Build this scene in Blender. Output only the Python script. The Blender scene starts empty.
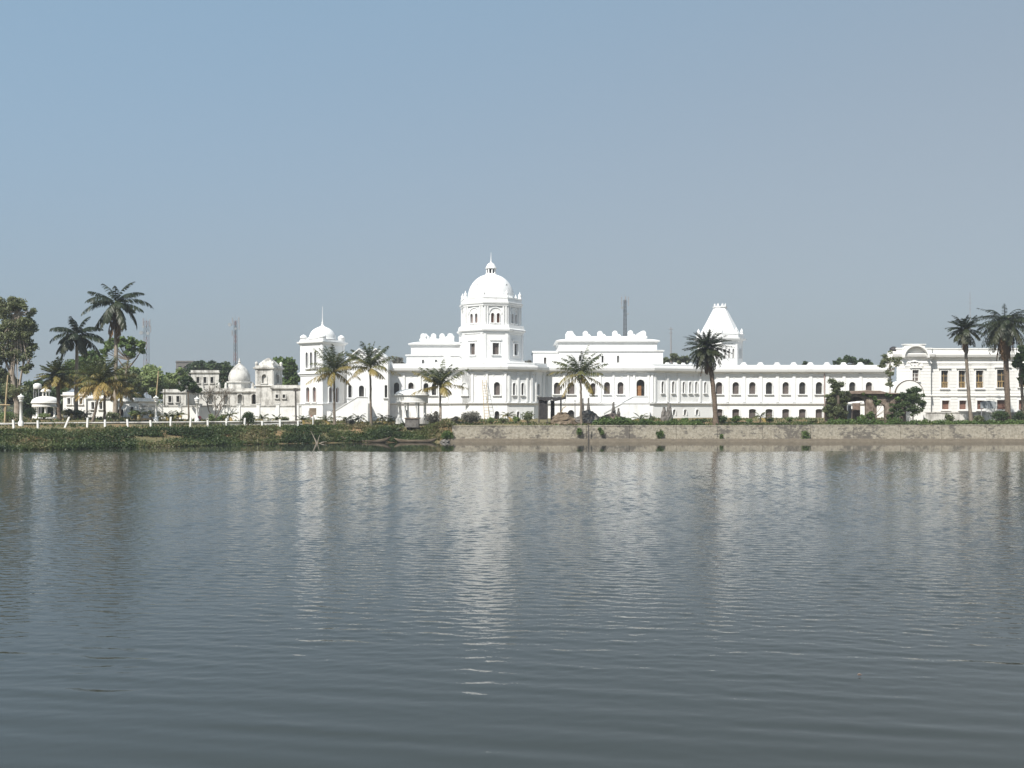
import bpy, math, random
import numpy as np
from mathutils import Vector, noise

SC = bpy.context.scene
COL = SC.collection
R = math.radians

# ------------------------------------------------------------------ camera
CAM_H = 4.35          # eye height above the lake
HOR = 411.0           # picture row of the horizon
F = 1000.0            # focal length in pixels
cam = bpy.data.objects.new('camera', bpy.data.cameras.new('camera'))
COL.objects.link(cam)
cam.location = (0, 0, CAM_H)
cam.rotation_euler = (R(90), 0, 0)
cam.data.sensor_width = 36.0
cam.data.lens = 36.0 * F / 1024.0
cam.data.shift_y = (HOR - 384.0) / 1024.0
cam.data.clip_start = 0.5
cam.data.clip_end = 9000
SC.camera = cam

# ------------------------------------------------------------------ sky, sun, exposure
SUN_EL, SUN_AZ = 48.0, -32.0      # azimuth measured from straight behind the camera, to the left
world = bpy.data.worlds.new('World')
SC.world = world
world.use_nodes = True
nt = world.node_tree
nt.nodes.clear()
sky = nt.nodes.new('ShaderNodeTexSky')
sky.sky_type = 'NISHITA'
sky.sun_disc = False
sky.sun_elevation = R(SUN_EL)
sky.sun_rotation = R(180 - SUN_AZ)
sky.altitude = 0
sky.air_density = 1.0
sky.dust_density = 2.5
sky.ozone_density = 1.5
hs = nt.nodes.new('ShaderNodeHueSaturation')
hs.inputs['Saturation'].default_value = 0.62
hs.inputs['Value'].default_value = 0.8
mixh = nt.nodes.new('ShaderNodeMix'); mixh.data_type = 'RGBA'
mixh.inputs[0].default_value = 0.55
tc = nt.nodes.new('ShaderNodeTexCoord')
sx = nt.nodes.new('ShaderNodeSeparateXYZ')
nt.links.new(tc.outputs['Generated'], sx.inputs[0])
sl = nt.nodes.new('ShaderNodeMath'); sl.operation = 'MULTIPLY_ADD'      # haze is thicker to the right (west)
nt.links.new(sx.outputs['X'], sl.inputs[0]); sl.inputs[1].default_value = -0.3
nt.links.new(sx.outputs['Z'], sl.inputs[2])
mg = nt.nodes.new('ShaderNodeMapRange'); mg.interpolation_type = 'SMOOTHSTEP'
mg.inputs[1].default_value = 0.04; mg.inputs[2].default_value = 0.52
nt.links.new(sl.outputs[0], mg.inputs[0])
mz = nt.nodes.new('ShaderNodeMix'); mz.data_type = 'RGBA'
mz.inputs['A'].default_value = (2.95, 3.62, 4.2, 1)
mz.inputs['B'].default_value = (2.5, 4.2, 5.85, 1)
nt.links.new(mg.outputs[0], mz.inputs[0])
hz_ = nt.nodes.new('ShaderNodeMapRange'); hz_.interpolation_type = 'SMOOTHSTEP'      # dustier, dimmer air close to the horizon
hz_.inputs[1].default_value = 0.0; hz_.inputs[2].default_value = 0.26; hz_.inputs[3].default_value = 0.92; hz_.inputs[4].default_value = 1.04
nt.links.new(sx.outputs['Z'], hz_.inputs[0])
dm = nt.nodes.new('ShaderNodeVectorMath'); dm.operation = 'SCALE'
nt.links.new(mz.outputs['Result'], dm.inputs[0]); nt.links.new(hz_.outputs[0], dm.inputs['Scale'])
nt.links.new(dm.outputs[0], mixh.inputs['B'])
bg = nt.nodes.new('ShaderNodeBackground')
bg.inputs['Strength'].default_value = 0.088
wo = nt.nodes.new('ShaderNodeOutputWorld')
nt.links.new(sky.outputs[0], hs.inputs['Color'])
nt.links.new(hs.outputs[0], mixh.inputs['A'])
nt.links.new(mixh.outputs['Result'], bg.inputs['Color'])
nt.links.new(bg.outputs[0], wo.inputs['Surface'])

sun = bpy.data.objects.new('sun', bpy.data.lights.new('sun', 'SUN'))
COL.objects.link(sun)
sun.data.energy = 4.5
sun.data.angle = R(0.5)
sun.data.color = (1.0, 0.96, 0.89)
sd = Vector((math.sin(R(SUN_AZ)) * math.cos(R(SUN_EL)), -math.cos(R(SUN_AZ)) * math.cos(R(SUN_EL)), math.sin(R(SUN_EL))))
sun.rotation_euler = sd.to_track_quat('Z', 'Y').to_euler()
sun.location = sd * 300

vs = SC.view_settings
vs.view_transform = 'Standard'
vs.look = 'None'
vs.exposure = 0.5
vs.gamma = 1.0
vs.use_curve_mapping = False
SC.cycles.max_bounces = 6
SC.cycles.diffuse_bounces = 3
SC.cycles.glossy_bounces = 3
SC.cycles.transparent_max_bounces = 6


def X(px, Y): return (px - 512.0) * Y / F
def Z(py, Y): return CAM_H - (py - HOR) * Y / F
def P2(px, Y): return Vector((X(px, Y), Y))
def P3(px, py, Y): return Vector((X(px, Y), Y, Z(py, Y)))


# ------------------------------------------------------------------ materials
def mat_base(name, rough=0.8, spec=0.3):
    m = bpy.data.materials.new(name)
    m.use_nodes = True
    n = m.node_tree
    b = n.nodes['Principled BSDF']
    b.inputs['Roughness'].default_value = rough
    b.inputs['Specular IOR Level'].default_value = spec
    return m, n, b


def ramp(n, stops):
    r = n.nodes.new('ShaderNodeValToRGB')
    e = r.color_ramp.elements
    while len(e) < len(stops): e.new(0.5)
    for k, (p, c) in enumerate(stops):
        e[k].position = p
        e[k].color = (c[0], c[1], c[2], 1)
    return r


def pos_node(n, scale=(1, 1, 1)):
    g = n.nodes.new('ShaderNodeNewGeometry')
    mp = n.nodes.new('ShaderNodeMapping')
    mp.inputs['Scale'].default_value = scale
    n.links.new(g.outputs['Position'], mp.inputs['Vector'])
    return mp


def noise_node(n, vec, scale, detail=5, rough=0.6):
    t = n.nodes.new('ShaderNodeTexNoise')
    t.inputs['Scale'].default_value = scale
    t.inputs['Detail'].default_value = detail
    t.inputs['Roughness'].default_value = rough
    n.links.new(vec.outputs[0], t.inputs['Vector'])
    return t


def mix_rgb(n, fac, a, b, blend='MIX'):
    m = n.nodes.new('ShaderNodeMix')
    m.data_type = 'RGBA'
    m.blend_type = blend
    for sock, v in ((m.inputs[0], fac), (m.inputs['A'], a), (m.inputs['B'], b)):
        if hasattr(v, 'is_output') or hasattr(v, 'links'):
            n.links.new(v, sock)
        elif isinstance(v, (int, float)):
            sock.default_value = v
        else:
            sock.default_value = (v[0], v[1], v[2], 1)
    return m.outputs['Result']


def bump(n, b, height, strength=0.4, dist=0.05):
    bn = n.nodes.new('ShaderNodeBump')
    bn.inputs['Strength'].default_value = strength
    bn.inputs['Distance'].default_value = dist
    n.links.new(height, bn.inputs['Height'])
    n.links.new(bn.outputs[0], b.inputs['Normal'])


def mat_noise(name, stops, scale=1.0, stretch=(1, 1, 1), rough=0.85, spec=0.2, bmp=0.3, detail=6):
    m, n, b = mat_base(name, rough, spec)
    t = noise_node(n, pos_node(n, stretch), scale, detail)
    r = ramp(n, stops)
    n.links.new(t.outputs['Fac'], r.inputs[0])
    n.links.new(r.outputs[0], b.inputs['Base Color'])
    if bmp: bump(n, b, t.outputs['Fac'], bmp, 0.05)
    return m


def mat_plaster(name, base, dirt, lo, hi, streak_scale=(1.2, 1.2, 0.12), amount=1.0):
    """painted plaster with vertical weather streaks and blotches"""
    m, n, b = mat_base(name, 0.85, 0.15)
    s = noise_node(n, pos_node(n, streak_scale), 1.0, 6, 0.7)
    p = noise_node(n, pos_node(n), 0.7, 6, 0.65)
    mul = n.nodes.new('ShaderNodeMath'); mul.operation = 'MULTIPLY'
    n.links.new(s.outputs['Fac'], mul.inputs[0]); n.links.new(p.outputs['Fac'], mul.inputs[1])
    r = ramp(n, [(lo, (0, 0, 0)), (hi, (amount, amount, amount))])
    n.links.new(mul.outputs[0], r.inputs[0])
    f = noise_node(n, pos_node(n), 9.0, 3)
    c2 = mix_rgb(n, f.outputs['Fac'], base, tuple(x * 0.93 for x in base))
    n.links.new(mix_rgb(n, r.outputs[0], c2, dirt), b.inputs['Base Color'])
    bump(n, b, f.outputs['Fac'], 0.15, 0.02)
    return m


def mat_leaf(name, cols, rough=0.5, trans=0.3):
    m, n, b = mat_base(name, rough, 0.35)
    a = n.nodes.new('ShaderNodeAttribute'); a.attribute_name = 'tint'
    r = ramp(n, [(k / (len(cols) - 1), c) for k, c in enumerate(cols)])
    n.links.new(a.outputs['Fac'], r.inputs[0])
    n.links.new(r.outputs[0], b.inputs['Base Color'])
    tr = n.nodes.new('ShaderNodeBsdfTranslucent')
    n.links.new(r.outputs[0], tr.inputs['Color'])
    mx = n.nodes.new('ShaderNodeMixShader'); mx.inputs[0].default_value = trans
    n.links.new(b.outputs[0], mx.inputs[1]); n.links.new(tr.outputs[0], mx.inputs[2])
    n.links.new(mx.outputs[0], n.nodes['Material Output'].inputs['Surface'])
    return m


M = {}
M['white'] = mat_plaster('white_limewash', (0.77, 0.77, 0.76), (0.42, 0.41, 0.39), 0.28, 0.48, amount=0.6)
M['mansion'] = mat_plaster('cream_white_plaster', (0.78, 0.77, 0.74), (0.38, 0.36, 0.33), 0.29, 0.48, amount=0.7)
M['temple'] = mat_plaster('weathered_white_plaster', (0.6, 0.585, 0.55), (0.14, 0.13, 0.115), 0.22, 0.35, amount=0.72)
M['pavwhite'] = mat_plaster('garden_white_paint', (0.78, 0.77, 0.74), (0.35, 0.32, 0.28), 0.28, 0.46, amount=0.6)
M['pane'] = mat_noise('dusty_shutter', [(0.3, (0.075, 0.06, 0.055)), (0.7, (0.13, 0.11, 0.1))], 1.5, rough=0.6, bmp=0)
M['panewood'] = mat_noise('brown_shutter', [(0.3, (0.14, 0.07, 0.05)), (0.7, (0.22, 0.13, 0.1))], 1.5, rough=0.6, bmp=0)
M['ochre'] = mat_noise('ochre_wood', [(0.3, (0.3, 0.2, 0.09)), (0.7, (0.46, 0.34, 0.17))], 2.5, rough=0.6, bmp=0)
M['door'] = mat_noise('orange_brown_door', [(0.3, (0.19, 0.09, 0.04)), (0.7, (0.3, 0.16, 0.075))], 3, rough=0.6, bmp=0)
M['glass'] = mat_noise('dark_interior', [(0.3, (0.02, 0.018, 0.016)), (0.7, (0.06, 0.055, 0.05))], 1.2, rough=0.3, spec=0.5, bmp=0)
M['roof'] = mat_noise('roof_felt', [(0.3, (0.5, 0.49, 0.47)), (0.7, (0.7, 0.69, 0.67))], 0.6)
M['bark'] = mat_noise('grey_bark', [(0.3, (0.1, 0.08, 0.06)), (0.7, (0.24, 0.2, 0.16))], 4, (1, 1, 0.3))
M['palebark'] = mat_noise('pale_bark', [(0.3, (0.2, 0.16, 0.12)), (0.7, (0.42, 0.36, 0.3))], 3, (1, 1, 0.3))
M['datebark'] = mat_noise('ringed_palm_bark', [(0.3, (0.06, 0.045, 0.035)), (0.7, (0.2, 0.15, 0.11))], 6, (0.6, 0.6, 1.6))
M['deadfrond'] = mat_leaf('dead_frond', [(0.1, 0.06, 0.03), (0.2, 0.12, 0.06)], 0.8, 0.1)
M['leaf_dark'] = mat_leaf('dark_foliage', [(0.03, 0.05, 0.02), (0.055, 0.085, 0.03), (0.09, 0.125, 0.045)])
M['leaf_mid'] = mat_leaf('green_foliage', [(0.06, 0.1, 0.028), (0.12, 0.18, 0.05), (0.19, 0.245, 0.085)])
M['leaf_olive'] = mat_leaf('olive_foliage', [(0.07, 0.085, 0.038), (0.13, 0.15, 0.068), (0.2, 0.215, 0.11)])
M['leaf_grey'] = mat_leaf('dusty_grey_foliage', [(0.1, 0.095, 0.08), (0.17, 0.165, 0.135), (0.25, 0.24, 0.2)])
M['leaf_light'] = mat_leaf('light_foliage', [(0.11, 0.155, 0.055), (0.19, 0.245, 0.095), (0.28, 0.33, 0.14)])
M['leaf_bank'] = mat_leaf('bank_foliage', [(0.022, 0.04, 0.012), (0.05, 0.08, 0.022), (0.095, 0.12, 0.038), (0.18, 0.145, 0.07)])
M['coco'] = mat_leaf('coconut_frond', [(0.03, 0.042, 0.013), (0.075, 0.09, 0.028), (0.27, 0.21, 0.065), (0.42, 0.29, 0.1)], 0.4)
M['royal'] = mat_leaf('royal_palm_frond', [(0.018, 0.028, 0.012), (0.034, 0.046, 0.02), (0.07, 0.07, 0.038)], 0.45)
M['date'] = mat_leaf('date_palm_frond', [(0.016, 0.024, 0.01), (0.034, 0.043, 0.017), (0.075, 0.072, 0.034)], 0.45)
M['flower'] = mat_leaf('crimson_leaf', [(0.12, 0.03, 0.04), (0.25, 0.06, 0.08)])
M['brick'] = mat_noise('old_brick', [(0.3, (0.08, 0.065, 0.05)), (0.5, (0.18, 0.14, 0.11)), (0.72, (0.33, 0.28, 0.23))], 1.6)
M['slab'] = mat_noise('weathered_slab', [(0.3, (0.13, 0.095, 0.075)), (0.7, (0.28, 0.21, 0.17))], 2)
M['sand'] = mat_noise('sand_heap', [(0.3, (0.085, 0.065, 0.045)), (0.7, (0.2, 0.155, 0.11))], 2.5)
M['stone'] = mat_noise('grey_stone', [(0.3, (0.07, 0.065, 0.058)), (0.7, (0.2, 0.185, 0.17))], 2.5)
M['steel'] = mat_noise('grey_steel', [(0.3, (0.2, 0.2, 0.21)), (0.7, (0.3, 0.3, 0.31))], 2, rough=0.5, bmp=0)
M['darksteel'] = mat_noise('dull_steel', [(0.3, (0.07, 0.07, 0.075)), (0.7, (0.12, 0.12, 0.125))], 2, rough=0.6, bmp=0)
M['mastred'] = mat_noise('dull_red_paint', [(0.3, (0.16, 0.08, 0.07)), (0.7, (0.2, 0.1, 0.09))], 2, rough=0.6, bmp=0)
M['redsteel'] = mat_noise('faded_red_steel', [(0.3, (0.3, 0.22, 0.2)), (0.7, (0.36, 0.27, 0.25))], 2, rough=0.5, bmp=0)
M['tarp'] = mat_noise('black_tarpaulin', [(0.3, (0.02, 0.02, 0.022)), (0.7, (0.06, 0.055, 0.055))], 3, rough=0.5)
M['bamboo'] = mat_noise('bamboo', [(0.3, (0.3, 0.22, 0.12)), (0.7, (0.5, 0.4, 0.25))], 3)
M['darkpost'] = mat_noise('dark_iron', [(0.3, (0.05, 0.045, 0.04)), (0.7, (0.12, 0.11, 0.1))], 3)
M['boatwood'] = mat_noise('boat_wood', [(0.3, (0.1, 0.075, 0.05)), (0.7, (0.3, 0.24, 0.18))], 2, (0.4, 1, 1))
M['boatdark'] = mat_noise('tarred_wood', [(0.3, (0.035, 0.03, 0.027)), (0.7, (0.11, 0.09, 0.075))], 2, (0.4, 1, 1))
M['greyboard'] = mat_noise('grey_board', [(0.3, (0.2, 0.22, 0.24)), (0.7, (0.3, 0.32, 0.33))], 1)


# ------------------------------------------------------------------ mesh builder
OFF = {}


def tag(o, label=None, cat=None, group=None, kind=None):
    if label: o['label'] = label
    if cat: o['category'] = cat
    if group: o['group'] = group
    if kind: o['kind'] = kind
    return o


def thing(name, label, cat, loc=(0, 0, 0), group=None):
    o = bpy.data.objects.new(name, None)
    COL.objects.link(o)
    o.location = loc
    o.empty_display_size = 0.5
    OFF[o.name] = Vector(loc)
    return tag(o, label, cat, group)


def link_mesh(name, me, parent=None, loc=None):
    o = bpy.data.objects.new(name, me)
    COL.objects.link(o)
    if parent is not None:
        o.parent = parent
        OFF[o.name] = OFF[parent.name]
    else:
        OFF[o.name] = Vector(loc or (0, 0, 0))
        if loc: o.location = loc
    return o


class MB:
    """collects polygons in world coordinates; build() makes ONE object"""
    def __init__(s): s.v = []; s.f = []; s.m = []; s.sm = []

    def face(s, pts, m=0):
        i = len(s.v)
        s.v += [tuple(p) for p in pts]
        s.f.append(tuple(range(i, i + len(pts)))); s.m.append(m); s.sm.append(False)

    def grid(s, rows, m=0, closed=True, smooth=True):
        i = len(s.v); n = len(rows[0])
        for r in rows: s.v += [tuple(p) for p in r]
        for a in range(len(rows) - 1):
            for k in range(n if closed else n - 1):
                k2 = (k + 1) % n
                s.f.append((i + a * n + k, i + a * n + k2, i + (a + 1) * n + k2, i + (a + 1) * n + k))
                s.m.append(m); s.sm.append(smooth)

    def box(s, x0, x1, y0, y1, z0, z1, m=0):
        s.prism([(x0, y0), (x1, y0), (x1, y1), (x0, y1)], z0, z1, m)

    def prism(s, plan, z0, z1, m=0, bottom=True):
        n = len(plan)
        for k in range(n):
            a, b = plan[k], plan[(k + 1) % n]
            s.face([(a[0], a[1], z0), (b[0], b[1], z0), (b[0], b[1], z1), (a[0], a[1], z1)], m)
        s.face([(p[0], p[1], z1) for p in plan], m)
        if bottom: s.face([(p[0], p[1], z0) for p in reversed(plan)], m)

    def sweep(s, plan, prof, m=0, cap=True):
        rings = [[(q.x, q.y, z) for q in offset(plan, d)] for d, z in prof]
        n = len(plan)
        for a, b in zip(rings[:-1], rings[1:]):
            for k in range(n):
                k2 = (k + 1) % n
                s.face([a[k], a[k2], b[k2], b[k]], m)
        if cap: s.face(rings[-1], m)

    def lathe(s, cx, cy, prof, n=24, m=0, rot=0.0, smooth=True, cap=True):
        rows = [[(cx + r * math.cos(rot + 2 * math.pi * k / n), cy + r * math.sin(rot + 2 * math.pi * k / n), z) for k in range(n)] for r, z in prof]
        s.grid(rows, m, True, smooth)
        if cap:
            s.face(rows[-1], m)
            s.face(list(reversed(rows[0])), m)

    def tube(s, pts, rads, n=6, m=0):
        pts = [Vector(p) for p in pts]
        if not hasattr(rads, '__len__'): rads = [rads] * len(pts)
        rows = []
        up0 = Vector((0.31, 0.87, 0.12)).normalized()
        for k, p in enumerate(pts):
            t = (pts[min(k + 1, len(pts) - 1)] - pts[max(k - 1, 0)]).normalized()
            a = t.cross(up0)
            if a.length < 0.05: a = t.cross(Vector((1, 0, 0)))
            a.normalize(); b = t.cross(a)
            rows.append([p + (a * math.cos(2 * math.pi * j / n) + b * math.sin(2 * math.pi * j / n)) * rads[k] for j in range(n)])
        s.grid(rows, m)
        s.face(rows[-1], m); s.face(list(reversed(rows[0])), m)

    def build(s, name, mats, parent=None, loc=None):
        if not isinstance(mats, (list, tuple)): mats = [mats]
        off = OFF[parent.name] if parent is not None else Vector(loc or (0, 0, 0))
        me = bpy.data.meshes.new(name)
        me.from_pydata([(x - off.x, y - off.y, z - off.z) for x, y, z in s.v], [], s.f)
        for m in mats: me.materials.append(m)
        me.polygons.foreach_set('material_index', s.m)
        me.polygons.foreach_set('use_smooth', s.sm)
        me.update()
        return link_mesh(name, me, parent, loc)


def offset(plan, d):
    n = len(plan); out = []
    for k in range(n):
        a = Vector(plan[k - 1][:2]); p = Vector(plan[k][:2]); b = Vector(plan[(k + 1) % n][:2])
        d1 = (p - a).normalized(); d2 = (b - p).normalized()
        n1 = Vector((d1.y, -d1.x)); n2 = Vector((d2.y, -d2.x))
        mt = (n1 + n2)
        if mt.length < 1e-4: mt = n1
        mt.normalize()
        out.append(p + mt * (d / max(0.3, mt.dot(n1))))
    return out


def reg_poly(cx, cy, rad, n, rot=0.0):
    return [Vector((cx + rad * math.cos(rot + 2 * math.pi * k / n), cy + rad * math.sin(rot + 2 * math.pi * k / n))) for k in range(n)]


class Edge:
    """one straight wall in plan; u runs along it, k goes inward"""
    def __init__(s, A, B):
        s.A = Vector(A[:2]); s.B = Vector(B[:2])
        d = s.B - s.A; s.L = d.length; s.d = d / s.L
        s.n = Vector((s.d.y, -s.d.x))

    def at(s, u, z, k=0.0):
        p = s.A + s.d * u - s.n * k
        return (p.x, p.y, z)

    def u_of(s, px):
        t = (px - 512.0) / F
        return (t * s.A.y - s.A.x) / (s.d.x - t * s.d.y)

    def op(s, px, wpx, pyb, pyt, arch=True):
        u0 = s.u_of(px - wpx / 2); u1 = s.u_of(px + wpx / 2); u = (u0 + u1) / 2
        Y = s.A.y + s.d.y * u
        return (u, u1 - u0, Z(pyb, Y), Z(pyt, Y), arch)


def op_outline(o, grow=0.0, seg=8):
    u, w, zb, zt, arch = o
    a, b = u - w / 2 - grow, u + w / 2 + grow
    pts = [(a, zb)]
    if arch:
        r = (b - a) / 2; h = r if arch is True else r * arch
        zs = zt + grow - h
        pts += [(u - r * math.cos(math.pi * k / seg), zs + h * math.sin(math.pi * k / seg)) for k in range(seg + 1)]
    else:
        pts += [(a, zt + grow), (b, zt + grow)]
    pts.append((b, zb))
    return pts


def wall(mb, e, z0, z1, ops=(), dep=0.4, m=0):
    cur = 0.0
    for o in sorted(ops):
        u, w, zb, zt, arch = o
        a, b = u - w / 2, u + w / 2
        mb.face([e.at(cur, z0), e.at(a, z0), e.at(a, z1), e.at(cur, z1)], m)
        if zb > z0 + 1e-3: mb.face([e.at(a, z0), e.at(b, z0), e.at(b, zb), e.at(a, zb)], m)
        ol = op_outline(o)
        mb.face([e.at(*p) for p in ol[1:-1]] + [e.at(b, z1), e.at(a, z1)], m)
        for p, q in zip(ol, ol[1:] + ol[:1]):
            mb.face([e.at(*p), e.at(*q), e.at(q[0], q[1], dep), e.at(p[0], p[1], dep)], m)
        cur = b
    mb.face([e.at(cur, z0), e.at(e.L, z0), e.at(e.L, z1), e.at(cur, z1)], m)


def window(root, e, o, frame, pane, trim=0.13, proud=0.13, sill=True, bars=0, dep=0.4, name='window', railing=None, rails=0.0):
    """surround + sill as one part, its glazing as a sub-part"""
    mb = MB()
    inn = op_outline(o); out = op_outline(o, trim)
    for k in range(len(inn) - 1):
        a, b, c, d = inn[k], inn[k + 1], out[k + 1], out[k]
        mb.face([e.at(a[0], a[1], -proud), e.at(b[0], b[1], -proud), e.at(c[0], c[1], -proud), e.at(d[0], d[1], -proud)])
        mb.face([e.at(d[0], d[1], -proud), e.at(c[0], c[1], -proud), e.at(c[0], c[1], 0), e.at(d[0], d[1], 0)])
        mb.face([e.at(a[0], a[1], -proud), e.at(b[0], b[1], -proud), e.at(b[0], b[1], 0), e.at(a[0], a[1], 0)])
    u, w, zb, zt, arch = o
    if sill:
        ebox(mb, e, u - w / 2 - trim - 0.1, u + w / 2 + trim + 0.1, zb - 0.16, zb - 0.003, -0.26, 0.0)
        ebox(mb, e, u - w / 2 - trim, u + w / 2 + trim, zb - 0.34, zb - 0.163, -0.13, 0.0)
    wo_ = mb.build(name, frame, root)
    pb = MB()
    pb.face([e.at(p[0], p[1], dep - 0.06) for p in inn], 0)
    if bars:
        t = 0.035
        for k in range(1, bars + 1):
            uu = u - w / 2 + w * k / (bars + 1)
            ebox(pb, e, uu - t, uu + t, zb, zt - w * 0.2, dep - 0.12, dep - 0.063, 1)
        for zz in (zb + (zt - zb) * 0.36, zb + (zt - zb) * 0.7):
            ebox(pb, e, u - w / 2, u + w / 2, zz - t, zz + t, dep - 0.125, dep - 0.064, 1)
    if railing:
        for k in range(5):
            uu = u - w / 2 + w * (k + 0.5) / 5
            ebox(pb, e, uu - 0.035, uu + 0.035, zb, zb + rails, 0.1, 0.16, 1)
        ebox(pb, e, u - w / 2, u + w / 2, zb + rails, zb + rails + 0.09, 0.07, 0.18, 1)
    pb.build('pane', [pane, railing or frame], wo_)
    return wo_


def ebox(mb, e, u0, u1, z0, z1, k0, k1, m=0):
    """box along a wall edge, from depth k0 (negative = proud) to k1"""
    c = [(u0, k0), (u1, k0), (u1, k1), (u0, k1)]
    for (a, b) in zip(c, c[1:] + c[:1]):
        mb.face([e.at(a[0], z0, a[1]), e.at(b[0], z0, b[1]), e.at(b[0], z1, b[1]), e.at(a[0], z1, a[1])], m)
    mb.face([e.at(u, z1, k) for u, k in c], m)
    mb.face([e.at(u, z0, k) for u, k in reversed(c)], m)


def edges(plan): return [Edge(plan[k], plan[(k + 1) % len(plan)]) for k in range(len(plan))]


def merlon(mb, e, u, z, w, h, th=0.45, m=0):
    """rounded battlement: short neck and a disc head"""
    pts = [(u - w * 0.5, z), (u - w * 0.5, z + h * 0.25), (u - w * 0.34, z + h * 0.3)]
    for k in range(9):
        a = math.pi * (1.12 - 1.24 * k / 8)
        pts.append((u + w * 0.36 * math.cos(a), z + h * 0.62 + h * 0.38 * math.sin(a)))
    pts += [(u + w * 0.34, z + h * 0.3), (u + w * 0.5, z + h * 0.25), (u + w * 0.5, z)]
    mb.face([e.at(p[0], p[1], 0) for p in pts], m)
    mb.face([e.at(p[0], p[1], th) for p in reversed(pts)], m)
    for p, q in zip(pts, pts[1:] + pts[:1]):
        mb.face([e.at(p[0], p[1], 0), e.at(q[0], q[1], 0), e.at(q[0], q[1], th), e.at(p[0], p[1], th)], m)


# ------------------------------------------------------------------ foliage builders
def quads_obj(name, Q, T, mat, parent=None, loc=None):
    """leaf-sized faces as ONE object; Q (N,4,3) in local coordinates, T a colour variation per face"""
    N = len(Q)
    me = bpy.data.meshes.new(name)
    me.vertices.add(4 * N); me.vertices.foreach_set('co', np.ascontiguousarray(Q, dtype=np.float32).ravel())
    me.loops.add(4 * N); me.loops.foreach_set('vertex_index', np.arange(4 * N, dtype=np.int32))
    me.polygons.add(N)
    me.polygons.foreach_set('loop_start', np.arange(0, 4 * N, 4, dtype=np.int32))
    me.polygons.foreach_set('loop_total', np.full(N, 4, dtype=np.int32))
    at = me.attributes.new('tint', 'FLOAT', 'FACE')
    at.data.foreach_set('value', np.clip(np.asarray(T, dtype=np.float32), 0, 1))
    me.materials.append(mat)
    me.update(calc_edges=True)
    return link_mesh(name, me, parent, loc)


def cloud(rng, c, r, n, size, tint=0.5, tv=0.25, hollow=0.35):
    """n leaves spread through an ellipsoid"""
    d = rng.normal(size=(n, 3)); d /= np.linalg.norm(d, axis=1)[:, None]
    rad = (hollow + (1 - hollow) * rng.random(n)) ** 0.6
    rad *= 1 + 0.22 * np.sin(d[:, 0] * 7 + c[0]) * np.sin(d[:, 2] * 6 + c[2]) + rng.normal(size=n) * 0.07
    p = np.asarray(c) + d * rad[:, None] * np.asarray(r)
    a = rng.normal(size=(n, 3)); a /= np.linalg.norm(a, axis=1)[:, None]
    nn = rng.normal(size=(n, 3)) * 0.8 + d * 0.6 + np.array([0, 0, 0.5])
    b = np.cross(a, nn); b /= np.linalg.norm(b, axis=1)[:, None] + 1e-6
    s = size * (0.6 + 0.8 * rng.random(n))[:, None]
    Q = np.stack([p - a * s * 0.5, p + b * s * 0.3, p + a * s * 0.5, p - b * s * 0.3], axis=1)
    T = tint + (rng.random(n) - 0.5) * 2 * tv
    return Q, T


def frond(rng, az, el, L, droop, ll, n=22, wid=0.1, tint=0.3, hang=0.35, vee=0.5):
    """one feather frond: rachis quads and leaflets, rooted at the origin"""
    Q = []; T = []
    h = np.array([math.cos(az), math.sin(az), 0.0]); side = np.array([-math.sin(az), math.cos(az), 0.0])
    up = np.array([0, 0, 1.0])
    p = np.zeros(3); N = n + 3
    twist = rng.normal() * 0.25
    for k in range(N):
        t = k / (N - 1)
        e = el - droop * t ** 1.4
        tg = h * math.cos(e) + up * math.sin(e)
        q = p + tg * (L / N)
        w = 0.06 * (1 - 0.7 * t) + 0.015
        Q.append([p - side * w, p + side * w, q + side * w * 0.8, q - side * w * 0.8]); T.append(min(1, tint + 0.15))
        if t > 0.1:
            prof = math.sin(math.pi * (0.12 + 0.8 * (t - 0.1) / 0.9)) ** 0.7
            nrm = np.cross(side, tg)
            for sg in (-1, 1):
                d = tg * (0.55 + 0.25 * t) + side * sg * (0.85 - 0.2 * t) + nrm * (vee * 0.3 + sg * twist * 0.4) - up * hang * (0.7 + 0.6 * rng.random())
                d = d / np.linalg.norm(d)
                l = ll * prof * (0.85 + 0.3 * rng.random())
                wv = np.cross(d, nrm + 0.3 * rng.normal(size=3)); wv = wv / (np.linalg.norm(wv) + 1e-6) * wid * 0.5
                b0 = p + tg * (L / N) * rng.random()
                mid = b0 + d * l * 0.55
                tip = b0 + d * l - up * l * hang * 0.45
                tt = tint + rng.normal() * 0.06 + 0.1 * t
                Q.append([b0 - wv * 0.6, b0 + wv * 0.6, mid + wv, mid - wv]); T.append(tt)
                Q.append([mid - wv, mid + wv, tip + wv * 0.25, tip - wv * 0.25]); T.append(tt + 0.04)
        p = q
    return np.array(Q), np.array(T)


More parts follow.
